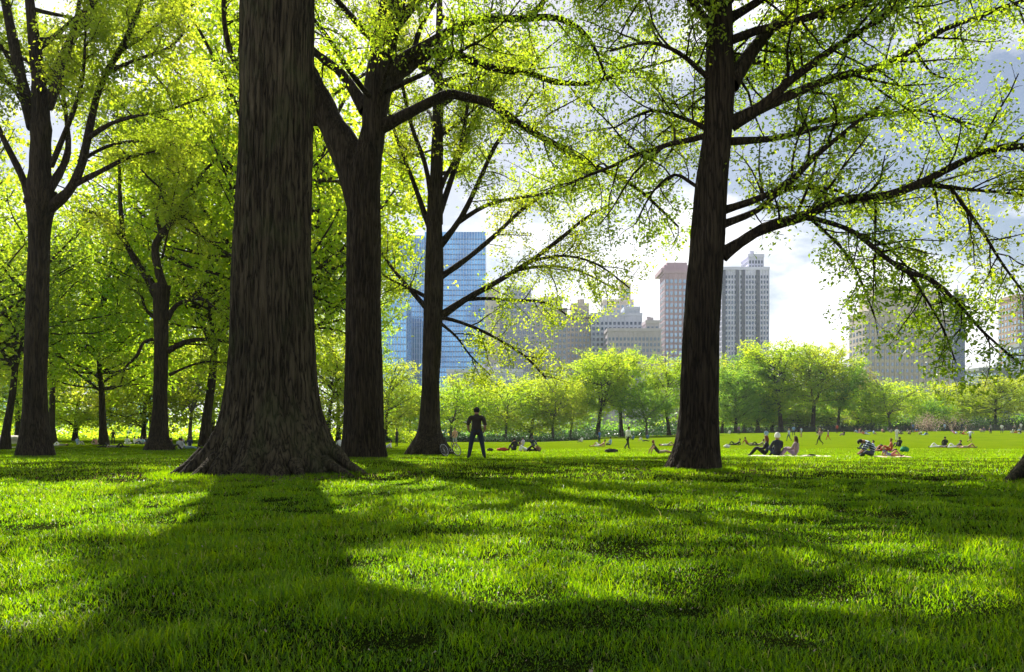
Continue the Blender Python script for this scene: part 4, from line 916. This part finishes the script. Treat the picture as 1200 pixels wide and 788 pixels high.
def cloth(col, nm='cloth'):
    k = (nm,)+tuple(col)
    if k not in PAL: PAL[k] = plain(nm, col, .85, .15, 9.0)
    return PAL[k]
SKIN1 = (.42,.24,.16); SKIN2 = (.30,.16,.10)
HAIRS = dict(black=(.012,.010,.010), brown=(.05,.025,.012), red=(.16,.05,.02), blond=(.45,.32,.15), white=(.7,.68,.64))
def person(label, px, py, pose, rz, shirt, pants, hair='black', sleeve=1, leg=2, size=1.0, group='people on the lawn', d=None, long=False, skin=SKIN1, shoes=(.03,.03,.03), detail=None, hat=None, shirt_mat=None, dz=0.0, topless=False):
    if d is None: d = dist(px, py)
    b = at(px, d)+Vector((0,0,dz)); pxm = F/d
    root = thing('person', label, 'person', b, math.radians(rz), group); root.scale = (size,)*3
    me0, bid = body_mesh(pose); j = POSES[pose]
    reg = np.array([region(k, sleeve, leg) for k in bid]); 
    if topless: reg[reg == 1] = 0
    sm = shirt_mat or cloth(shirt, 'shirt_cloth'); mats = [cloth(skin, 'skin'), sm, cloth(pants, 'trouser_cloth'), cloth(shoes, 'shoe_leather')]
    if detail is None: detail = pxm > 14
    me = me0.copy(); me.materials.clear()
    for m in mats: me.materials.append(m)
    body = link('body', me, root)
    if detail:
        me.polygons.foreach_set('material_index', np.where(reg == 3, 3, 0).astype(np.int32))
        for r, nm in ((1,'shirt'),(2,'trousers')):
            if not (reg == r).any(): continue
            bm = bmesh.new(); bm.from_mesh(me0); bm.faces.ensure_lookup_table(); bm.normal_update()
            for v in bm.verts: v.co = v.co+v.normal*(.012 if r == 1 else .009)
            bmesh.ops.delete(bm, geom=[f for f, q in zip(list(bm.faces), reg) if q != r], context='FACES')
            m2 = bpy.data.meshes.new(nm); bm.to_mesh(m2); bm.free(); m2.materials.append(mats[r])
            link(nm, m2, root)
    else: me.polygons.foreach_set('material_index', reg.astype(np.int32))
    # hair: a cap over the crown and back of the head, falling down the back when long
    h, t = Vector(j['head']), Vector(j['top']); up = (t-h).normalized(); c = (h+t)/2
    fwd = Vector((0,1,0)) if abs(up.y) < .8 else Vector((0,0,1)) if up.y < 0 else Vector((0,0,-1))
    right = fwd.cross(up).normalized(); fwd = up.cross(right).normalized()
    bm = bmesh.new(); bmesh.ops.create_uvsphere(bm, u_segments=14, v_segments=10, radius=1)
    kill = [v for v in bm.verts if (v.co.y > .25 and v.co.z < .35) or v.co.z < (-.75 if not long else -.9)]
    bmesh.ops.delete(bm, geom=kill, context='VERTS')
    for v in bm.verts:
        x, y, z = v.co.x*.092, v.co.y*.104-.012, v.co.z*.118+.012
        if long and z < 0 and y < .03: z *= 2.6; y -= .02
        w = 1+.05*math.sin(x*190)*math.sin(z*130+y*90)
        v.co = c+right*x*w+fwd*y*w+up*z
    m3 = bpy.data.meshes.new('hair'); bm.to_mesh(m3); bm.free()
    for p in m3.polygons: p.use_smooth = True
    m3.materials.append(cloth(HAIRS[hair], 'hair_strands')); link('hair', m3, root)
    if hat:
        mb = MB(); T = Matrix((right, fwd, up)).transposed()
        q = [c+up*(-.02)-fwd*.03, c+up*.07-fwd*.05, c+up*.13-fwd*.07, c+up*.17-fwd*.1]
        mb.tube([list(p) for p in q], [.115,.112,.085,.015], 12); o = mb.build('hat', cloth(hat, 'hat_cloth'), root)
    return root
def dist(px, py):
    for d in np.arange(22, 178, .25):
        z = float(hgt((px-CX)/F*d, d))
        if HY+(EYE-z)/d*F <= py: return d
    return 176.0
def stripes(c1, c2, n):
    m, nt, out = newmat('striped_jersey'); L = nt.links.new
    b = N(nt, 'ShaderNodeBsdfPrincipled', Roughness=.85); tc = N(nt, 'ShaderNodeTexCoord'); sp = N(nt, 'ShaderNodeSeparateXYZ')
    L(tc.outputs['Object'], sp.inputs[0]); mu = N(nt, 'ShaderNodeMath', operation='MULTIPLY_ADD'); mu.inputs[1].default_value = -.35; L(sp.outputs['Y'], mu.inputs[0]); L(sp.outputs['Z'], mu.inputs[2])
    m2 = N(nt, 'ShaderNodeMath', operation='MULTIPLY'); m2.inputs[1].default_value = n; L(mu.outputs[0], m2.inputs[0])
    fr = N(nt, 'ShaderNodeMath', operation='FRACT'); L(m2.outputs[0], fr.inputs[0]); gt = N(nt, 'ShaderNodeMath', operation='GREATER_THAN'); gt.inputs[1].default_value = .6; L(fr.outputs[0], gt.inputs[0])
    mx = N(nt, 'ShaderNodeMix', data_type='RGBA'); mx.inputs[6].default_value = (*c1,1); mx.inputs[7].default_value = (*c2,1); L(gt.outputs[0], mx.inputs[0]); L(mx.outputs[2], b.inputs['Base Color']); L(b.outputs[0], out.inputs['Surface']); return m
def blanket(label, px, py, w, l, col, rz=0.0, d=None, cat='blanket'):
    if d is None: d = dist(px, py)
    b = at(px, d); rng = np.random.default_rng(int(px*7+py)); n = 12
    g = np.linspace(-.5, .5, n); X, Y = np.meshgrid(g*w, g*l, indexing='ij'); Z = .035+.018*rng.random((n,n))+.03*np.sin(X*5+px)*np.sin(Y*4)
    Z = np.maximum(Z, .015)
    X = X+.03*rng.normal(0,1,(n,n)); top = np.stack([X,Y,Z], -1).reshape(-1,3); bot = top.copy(); bot[:,2] = np.maximum(bot[:,2]-.02, -.02)
    i = np.arange(n-1)[:,None]*n; j = np.arange(n-1)[None,:]; f = np.stack([i+j, i+n+j, i+n+j+1, i+j+1], -1).reshape(-1,4)
    mb = MB(); mb.add(np.concatenate([top, bot]), np.concatenate([f, f[:,::-1]+n*n])); 
    e = [(k, k+1) for k in range(n-1)]+[(k*n, (k+1)*n) for k in range(n-1)]+[((n-1)*n+k, (n-1)*n+k+1) for k in range(n-1)]+[(k*n+n-1, (k+1)*n+n-1) for k in range(n-1)]
    mb.f.append(np.array([[a, c, c+n*n, a+n*n] for a, c in e])); mb.r.append(np.zeros(len(e))); mb.m.append(np.zeros(len(e), np.int32))
    o = mb.build('blanket', cloth(col, 'blanket_cloth')); o.location = b; o.rotation_euler = (0,0,math.radians(rz)); return tag(o, label, cat, 'picnic blankets on the lawn')
def bag(label, px, py, w, h, col, name='bag', d=None, handle=True):
    if d is None: d = dist(px, py)
    root = thing(name, label, 'bag', at(px, d), .4)
    bm = bmesh.new(); bmesh.ops.create_cube(bm, size=1); bmesh.ops.bevel(bm, geom=list(bm.edges), offset=.22, segments=3, affect='EDGES'); bmesh.ops.subdivide_edges(bm, edges=list(bm.edges), cuts=1)
    for v in bm.verts:
        k = 1+.12*noise.noise(v.co*3+Vector((px,0,0))); v.co = Vector((v.co.x*w*k, v.co.y*w*.55*k, (v.co.z+.46)*h*(1+.15*noise.noise(v.co*2+Vector((0,px,0))))))
    me = bpy.data.meshes.new('sack'); bm.to_mesh(me); bm.free(); me.materials.append(cloth(col, 'bag_canvas'))
    for p in me.polygons: p.use_smooth = True
    link('sack', me, root)
    if handle:
        mb = MB(); t = np.linspace(0, math.pi, 9); mb.tube(np.stack([np.cos(t)*w*.25, 0*t, h*.86+np.sin(t)*h*.3], 1), np.full(9, .015), 5); mb.build('handle', cloth(tuple(c*.7 for c in col), 'bag_strap'), root)
    return root
def bicycle(label, px, d, rz, tilt):
    root = thing('bicycle', label, 'bicycle', at(px, d)); root.rotation_euler = (math.radians(tilt), 0, math.radians(rz))
    rub = cloth((.02,.02,.02), 'tyre_rubber'); alu = plain('bare_metal', (.6,.6,.62), .35, .1, 5, .6); paint = cloth((.05,.05,.055), 'frame_paint'); blk = cloth((.02,.02,.022), 'saddle_vinyl')
    def ring(r, rr, k=28):
        t = np.linspace(0, 2*np.pi, k); return np.stack([np.cos(t)*r, 0*t+.0004*t, np.sin(t)*r], 1), np.full(k, rr)
    for x in (-.52, .52):
        mb = MB(); mb.tube(*ring(.30, .014), 6)
        for k in range(14): a = k*2*math.pi/14; mb.tube([(0,0,0),(math.cos(a)*.3, .0, math.sin(a)*.3)], [.003,.003], 4)
        w = mb.build('wheel', alu, root); w.location = (x, 0, .34)
        mb = MB(); mb.tube(*ring(.325, .024), 7); mb.build('tyre', rub, w)
    mb = MB()
    for a, c, r in (((-.52,0,.34),(-.05,0,.30),.013),((-.52,0,.34),(-.2,0,.86),.012),((-.05,0,.30),(-.22,0,.92),.018),((-.05,0,.30),(.36,0,.80),.02),((-.19,0,.82),(.35,0,.88),.018),((.34,0,.94),(.40,0,.72),.02),((.40,0,.72),(.52,0,.34),.014)):
        mb.tube([a, c], [r, r], 7)
    mb.build('frame', paint, root)
    mb = MB(); mb.tube([(-.36,0,.95),(-.26,0,.965),(-.14,0,.95),(-.08,0,.945)], [.06,.075,.04,.02], 8, cap=True); mb.build('saddle', blk, root)
    mb = MB(); mb.tube([(.34,0,.94),(.35,0,1.02)], [.013,.013], 6); mb.tube([(.25,-.3,1.04),(.36,-.18,1.03),(.37,0,1.02),(.36,.18,1.03),(.25,.3,1.04)], [.014]*5, 6); mb.build('handlebar', blk, root)
    mb = MB(); t = np.linspace(0, 2*np.pi, 20); mb.tube(np.stack([-.05+np.cos(t)*.09, 0*t-.03, .30+np.sin(t)*.09], 1), np.full(20,.008), 5); mb.tube([(-.05,-.07,.30),(.08,-.07,.19)], [.01,.01], 5); mb.build('crank', alu, root)
    return root
BLK=(.014,.013,.014); NAVY=(.02,.03,.07); DEN=(.04,.06,.11); WHT=(.72,.72,.72); LBL=(.30,.42,.62); BLU=(.06,.14,.36); GRY=(.22,.22,.23); TAN=(.45,.36,.26); RED=(.42,.05,.04); PNK=(.55,.28,.27); PUR=(.22,.12,.26); BRN=(.12,.07,.045); KHA=(.28,.24,.16)
def build_people():
    P_ = person
    P_('man standing with feet apart seen from behind, dark brown polo shirt and dark jeans', 558.5, 540, 'apart', 3, (.032,.024,.016), (.018,.026,.045), 'black', 1, 2, 1.03, d=25.9, skin=(.34,.19,.12)).scale = (1.14, 1.1, 1.03)
    P_('woman standing in black top and black leggings between forked and slender trunks', 465, 523, 'stand', 70, BLK, BLK, 'black', 1, 2, .97, d=70)
    P_('person in white top lying back at the right foot of the forked trunk', 452, 527, 'prop', 100, WHT, BLK, 'black', d=60)
    P_('bare chested man with dark hair standing behind the leaning bicycle', 533, 522, 'stand', 160, PNK, (.3,.32,.36), 'black', 0, 1, 1.0, d=66, skin=(.50,.28,.20), topless=True)
    bicycle('silver and black bicycle leaned against the foot of the slender tree', 530, 37.6, 58, -20)
    P_('person in black seated with back turned, left end of the reclining group', 603, 529, 'sit', 25, BLK, (.05,.05,.06), 'black', 2)
    P_('person in white shirt reclining with one black clad knee raised, right of standing man', 617, 529.5, 'prop', -80, WHT, BLK, 'brown')
    P_('person in lilac top seated behind the reclining group', 613, 524, 'cross', 60, (.5,.42,.55), NAVY, 'black')
    P_('person in navy seated upright behind the reclining group', 624, 524, 'sit', -30, NAVY, DEN, 'black')
    bag('brown rucksack at the right end of the reclining group', 630, 529.5, .5, .36, (.22,.13,.07))
    bag('red bag lying on the grass left of the reclining group', 589, 529, .75, .25, RED, handle=False)
    bag('dark pair of shoes heap on the grass right of the standing man', 574.5, 529, .42, .22, (.06,.04,.03), 'shoe_heap', handle=False)
    P_('tiny figure in white sitting by the hedge left of the blue shirted pair', 682, 519, 'sit', 40, WHT, GRY, 'black')
    P_('person in deep blue bending over the blond sunbather beyond the dark bag', 702.5, 521, 'stand', 50, BLU, NAVY, 'black', 1, 2, .92)
    P_('pink sunbather lying at the feet of the person in deep blue', 703, 524, 'prop', 80, PNK, WHT, 'brown', 0, 1)
    P_('person in pale blue sitting cross legged left of the striding walker', 715.5, 522.5, 'cross', 60, LBL, NAVY, 'black')
    bag('dark rucksack lying alone on the sunny grass below the striding walker', 716.5, 530.5, .85, .26, (.035,.03,.028), handle=False)
    P_('striding walker in white shirt and tight black trousers', 735, 527, 'leanwalk', -55, WHT, BLK, 'brown', 2, 2, 1.02)
    P_('person in blue seated behind the striding walker', 742, 516, 'sit', 20, BLU, NAVY, 'black')
    P_('person in white top seated right of the striding walker', 753, 518, 'lean', -80, WHT, BLK, 'black')
    P_('tiny blue clad person sitting at the foot of the tree left of leaning trunk', 759, 513, 'sit', 0, BLU, NAVY, 'black', d=120)
    P_('red haired person in dark vest sitting beside the leaning trunk with bare legs out', 771, 534, 'lean', -85, (.05,.045,.04), TAN, 'red', 0, 1, d=45)
    P_('pale sunbather lying just left of the leaning trunk', 782, 523, 'lie', -92, WHT, TAN, 'black', 0, 1)
    # right of the leaning trunk
    bag('white carrier bag on the grass just right of leaning trunk', 852, 525, .55, .28, (.75,.75,.74))
    P_('person in dark clothes lying propped right of the white carrier bag', 862, 522, 'prop', 95, BLK, BLK, 'black', 2, d=76)
    P_('person in rust top seated next to the dark reclining one', 876, 522, 'lean', -70, (.30,.10,.05), TAN, 'brown', d=77)
    P_('person in khaki lying left of the three friends heads', 889, 523, 'prop', 80, KHA, BLK, 'black', d=73)
    P_('man in bright blue shirt and black shorts standing beyond the three friends', 898, 521, 'stand', 10, LBL, BLK, 'black', 1, 1, 1.0, d=84, shoes=WHT)
    P_('standing player in pale blue shirt and jeans right of bright blue shirted man', 924.5, 519, 'walk', 30, (.42,.5,.66), DEN, 'blond', 1, 2, .97, d=100)
    P_('person in sky blue top standing farther back beside the pale blue player', 930, 513, 'stand', -20, (.2,.34,.62), NAVY, 'black', d=128)
    P_('standing person in pale blue top left of the striding man in pink', 939, 515.5, 'stand', 40, (.36,.46,.62), TAN, 'brown', 1, 1, .95, d=118)
    P_('man striding left in faded pink shirt and black trousers', 960.5, 523, 'walk', 75, (.34,.22,.22), BLK, 'blond', 2, 2, 1.04, d=79)
    P_('child in purple and red walking behind the striding man in pink', 970.5, 517, 'walk', 40, PUR, RED, 'white', 1, 2, .8, d=104)
    blanket('cream picnic blanket under the three friends', 925, 539, 3.4, 1.3, (.62,.56,.48), 4, d=34.6)
    P_('red haired friend in black sitting at the left of the trio', 898.5, 538, 'sit', 64, BLK, BLK, 'red', 2, d=35.6, long=True, size=1.08)
    P_('friend in dark jacket and big white hat sitting mid trio', 911, 538, 'sit', 12, (.02,.022,.03), NAVY, 'white', 2, d=34.9, hat=(.8,.78,.74), size=1.16)
    P_('friend with long brown hair and mauve cardigan at the right of the trio', 933, 538, 'sit', 48, (.24,.17,.17), (.3,.22,.3), 'brown', 2, d=34.8, long=True, size=1.05)
    bag('black shoes left beside the cream picnic blanket', 951, 539, .42, .14, BLK, 'shoe_heap', handle=False, d=34.6)
    sm = stripes((.02,.03,.06), (.40,.48,.58), 11)
    P_('hunched man in navy and pale blue striped jersey sitting on the grass', 1024, 544, 'hunch', 72, NAVY, (.06,.07,.1), 'black', 1, 2, d=31.8, shirt_mat=sm, size=1.16, skin=SKIN2)
    blanket('white and coral towel under the small child by the striped jersey man', 1047, 544, 1.5, .9, (.72,.52,.46), 8, d=31.6)
    P_('small child in blue and coral lying on the towel beside the striped jersey', 1043, 543.5, 'prop', -95, (.24,.30,.52), (.6,.22,.16), 'blond', 0, 1, .62, d=31.5, dz=.05)
    P_('person in light blue lying face up behind the striped jersey man', 1017, 524, 'prop', 95, LBL, NAVY, 'black', d=58)
    P_('person in white lying behind the striped jersey man, dark haired head at right', 1026, 525, 'prop', -95, WHT, NAVY, 'black', d=55)
    P_('person in coral shorts lying near the green cool bag', 1038, 528.5, 'lie', 95, RED, (.4,.1,.08), 'brown', 0, 1, d=51)
    P_('person in orange red top seated left of the green cool bag', 1044.5, 528.5, 'sit', 60, (.45,.10,.05), RED, 'red', d=50.5)
    P_('dark haired person in black sitting just behind the green cool bag', 1054.5, 522.5, 'sit', 10, BLK, NAVY, 'black', d=66)
    bag('bright green cool bag beside the person in orange red', 1060, 529, .62, .36, (.01,.22,.09), 'cool_bag', d=50)
    P_('standing person in long white shirt above the green cool bag', 1051, 517, 'stand', 15, WHT, (.6,.6,.55), 'brown', 1, 2, 1.05, d=102)
    P_('person in black sitting upright in the group below the blossom bush', 1107.5, 522, 'sit', -20, BLK, BLK, 'black', 2, d=70)
    P_('person in grey lying left of the one in black below blossom bush', 1100, 524, 'lie', 88, GRY, WHT, 'black', d=65)
    P_('person in black and white lying right of the one in black', 1120, 524, 'prop', 95, BLK, WHT, 'black', d=64)
    P_('sunbather with bare legs stretched to the right below the running player', 1133, 524.5, 'lie', -92, TAN, TAN, 'blond', 0, 0, d=63.5)
    P_('running player in white shirt and black shorts under the whitish shrub', 1136.5, 519, 'run', -70, (.5,.54,.66), BLK, 'black', 1, 1, 1.0, d=90)
    # along the far edge
    for px, d, pose, rz, sh, pa, lab in (
        (1107,150,'stand',10,LBL,DEN,'tiny standing figure in pale blue beside the blossom bush'),(1115,150,'stand',30,TAN,TAN,'tiny standing figure in tan right of the blossom bush'),(1127,148,'stand',-20,NAVY,NAVY,'tiny standing figure in navy under the whitish shrub'),
        (1149,140,'sit',-80,TAN,GRY,'tiny figure in tan leaning back right of the running player'),(1161,132,'stand',20,GRY,BLK,'tiny standing figure in grey left of the white shirted one at far right'),(1174,134,'stand',-15,WHT,DEN,'tiny standing figure in white shirt at the far right'),
        (1189,138,'walk',60,GRY,BLK,'tiny walking figure in grey near the right edge'),(1196.5,150,'stand',0,WHT,GRY,'tiny standing figure in white cut close to the right edge'),
        (1070,150,'stand',0,BLU,NAVY,'tiny standing figure in blue left of the blossom bush'),(866,140,'stand',0,PUR,BLK,'tiny dark figure crouching by the clump, left'),(855,150,'sit',0,WHT,WHT,'tiny white figure at the left foot of the clump'),
        (981,140,'stand',10,RED,BLK,'tiny figure in red among the far row under the clump')):
        P_(lab, px, 0, pose, rz, sh, pa, 'black', d=d, detail=False)
    rng = np.random.default_rng(99); cols = [WHT,NAVY,BLK,LBL,PNK,GRY,RED,BLU,PUR,TAN]; protos = []
    for i in range(34):
        px = rng.uniform(955, 1132) if i < 27 else rng.uniform(1140, 1199); d = rng.uniform(122, 155); pose = ('sit','cross','lean','prop','hunch')[rng.integers(5)]
        P_('tiny picnicker seated in the crowded far row before the dark fence', px, 0, pose, rng.uniform(0,360), cols[rng.integers(10)], cols[rng.integers(10)], ('black','brown','blond')[rng.integers(3)], d=d, detail=False, group='seated picnickers in the far row')
    # left side
    P_('person in maroon seated at the extreme left by the pale boulder', 1.5, 520, 'sit', -60, (.2,.06,.05), BLK, 'black', d=66)
    blanket('long pale blanket on the grass left of the vase shaped tree', 12, 520, 3.2, 1.0, (.6,.58,.54), 6, d=66)
    P_('person in grey lying right of the vase shaped trunk', 70, 517, 'lie', 92, GRY, WHT, 'black', d=72)
    P_('person in pale blue sitting beyond the vase shaped trunk', 90.5, 518, 'sit', -20, LBL, WHT, 'black', d=76)
    P_('person in pink seated by the broad grey trunk', 113, 518, 'hunch', 60, PNK, TAN, 'brown', d=76)
    P_('person in black standing behind the two dark sunbathers at left', 132.5, 519, 'stand', 10, BLK, BLK, 'black', 2, 2, .95, d=82)
    P_('dark clad sunbather with white top lying left of the crooked tree', 127, 521, 'lie', 88, WHT, BLK, 'black', d=64)
    P_('dark clad sunbather lying feet right, left of the crooked tree', 137.5, 521, 'lie', -90, GRY, BLK, 'black', d=63.5)
    P_('person in white sitting midway between sunbathers and crooked tree', 149, 518, 'cross', 10, (.6,.65,.7), WHT, 'black', d=78)
    for k, (px, sh, lab) in enumerate(((157.5,WHT,'white topped sitter, left end of the row by the crooked tree'),(162,(.45,.48,.66),'lilac topped sitter second in the row by the crooked tree'),(166.5,LBL,'pale blue sitter third in the row by the crooked tree'),(171,NAVY,'navy sitter closest to the left side of the crooked tree'))):
        P_(lab, px, 518, ('sit','cross','lean','sit')[k], 40*k-50, sh, DEN, 'black', d=79+k)
    P_('person in black leaning against the right side of the crooked trunk', 200.5, 522.5, 'sit', -70, BLK, BLK, 'black', 2, d=56)
    P_('man in pale grey shirt sitting with back turned right of crooked tree', 210.5, 522.5, 'sit', 0, (.5,.5,.48), WHT, 'black', d=57)
    P_('person in pale blue trousers reclining right of the grey shirted man', 217.5, 522.5, 'lean', -80, (.4,.45,.55), LBL, 'black', d=57.5)
    P_('person in navy seated beyond the grey shirted man', 222.5, 520, 'sit', 30, NAVY, WHT, 'brown', d=66)
    P_('person in lavender seated behind the grey shirted mans head', 213, 517, 'sit', 10, (.4,.36,.5), NAVY, 'black', d=84)
    P_('long haired woman in pale green dress standing left of the huge roots', 238, 519, 'stand', 15, (.05,.045,.05), (.5,.58,.46), 'black', 0, 1, .93, d=84, long=True)
    P_('figure in white seen between the two thickest trunks', 398.5, 522, 'sit', 20, WHT, NAVY, 'black', d=60)
# ------------------------------------------------------------------ light, sky, camera
def build_light():
    el = math.radians(SUN_EL); S = Vector((-.286*math.cos(el), .958*math.cos(el), math.sin(el))).normalized()
    ld = bpy.data.lights.new('sun', 'SUN'); ld.energy = SUN_E; ld.angle = math.radians(.5); ld.color = (1.0, .95, .86)
    o = link('sun', ld); o.rotation_mode = 'QUATERNION'; o.rotation_quaternion = (-S).to_track_quat('-Z', 'Y'); o.location = (-20, 60, 90)
    w = bpy.data.worlds.new('World'); SC.world = w; w.use_nodes = True; nt = w.node_tree; nt.nodes.clear(); L = nt.links.new
    out = nt.nodes.new('ShaderNodeOutputWorld'); bg = nt.nodes.new('ShaderNodeBackground'); bg.inputs['Strength'].default_value = SKY_S
    sk = nt.nodes.new('ShaderNodeTexSky'); sk.sky_type = 'NISHITA'; sk.sun_disc = False; sk.sun_elevation = el; sk.sun_rotation = math.atan2(S.x, S.y)
    sk.air_density = 1.0; sk.dust_density = 1.8; sk.ozone_density = 1.3
    tc = nt.nodes.new('ShaderNodeTexCoord'); mp = nt.nodes.new('ShaderNodeMapping'); mp.inputs['Scale'].default_value = (1,1,2.2); mp.inputs['Location'].default_value = (.35,.1,.0)
    L(tc.outputs['Generated'], mp.inputs['Vector'])
    nz = N(nt, 'ShaderNodeTexNoise', Scale=3.2, Detail=7.0, Roughness=.58); L(mp.outputs[0], nz.inputs['Vector'])
    r = ramp(nt, [(.53,(0,0,0)),(.66,(1,1,1))]); 
    sz = N(nt, 'ShaderNodeSeparateXYZ'); L(tc.outputs['Generated'], sz.inputs[0])      # cloud thickens into a white bank low over the city
    lo = N(nt, 'ShaderNodeMapRange'); lo.inputs['From Min'].default_value = .34; lo.inputs['From Max'].default_value = .06; lo.inputs['To Min'].default_value = 0; lo.inputs['To Max'].default_value = .2; L(sz.outputs['Z'], lo.inputs['Value'])
    ad = N(nt, 'ShaderNodeMath', operation='ADD'); L(nz.outputs['Fac'], ad.inputs[0]); L(lo.outputs[0], ad.inputs[1]); L(ad.outputs[0], r.inputs['Fac'])
    mx = N(nt, 'ShaderNodeMix', data_type='RGBA'); L(r.outputs[0], mx.inputs[0]); L(sk.outputs[0], mx.inputs[6]); mx.inputs[7].default_value = (*CLOUD, 1)
    L(mx.outputs[2], bg.inputs['Color']); L(bg.outputs[0], out.inputs['Surface'])
    cd = bpy.data.cameras.new('camera'); cam = link('camera', cd); cam.location = (0,0,EYE); cam.rotation_euler = (math.pi/2,0,0)
    cd.sensor_width = 36; cd.lens = F/1200*36; cd.shift_y = (HY-394)/1200; cd.clip_start = .05; cd.clip_end = 5000
    SC.camera = cam
    if HAZE:
        mb = MB(); mb.box((-900,-40,-6), (900,1000,190)); m, nt, out = newmat('haze_air')
        pv = N(nt, 'ShaderNodeVolumePrincipled', Density=HAZE, Anisotropy=.2); pv.inputs['Color'].default_value = (.86,.92,1,1)
        nt.links.new(pv.outputs[0], out.inputs['Volume']); tag(mb.build('haze', m, smooth=False), 'thin bluish summer haze over the park', 'haze', kind='stuff')
    v = SC.view_settings; v.view_transform = 'Standard'; v.look = 'None'; v.exposure = EXPO; v.gamma = 1; v.use_curve_mapping = False
    c = SC.cycles; c.max_bounces = 7; c.diffuse_bounces = 2; c.glossy_bounces = 3; c.transmission_bounces = 5; c.transparent_max_bounces = 6; c.volume_bounces = 1
    c.use_denoising = True; c.caustics_reflective = False; c.caustics_refractive = False; c.sample_clamp_indirect = 6
SUN_EL, SUN_E, SKY_S, EXPO, HAZE = 46.0, 5.0, .050, 1.06, .00013
CLOUD = (14, 14, 14.5)
build_ground(); build_grass(); build_near_trees(); build_bg_trees(); build_city(); build_scenery()
if 'build_people' in globals(): build_people()
build_light()
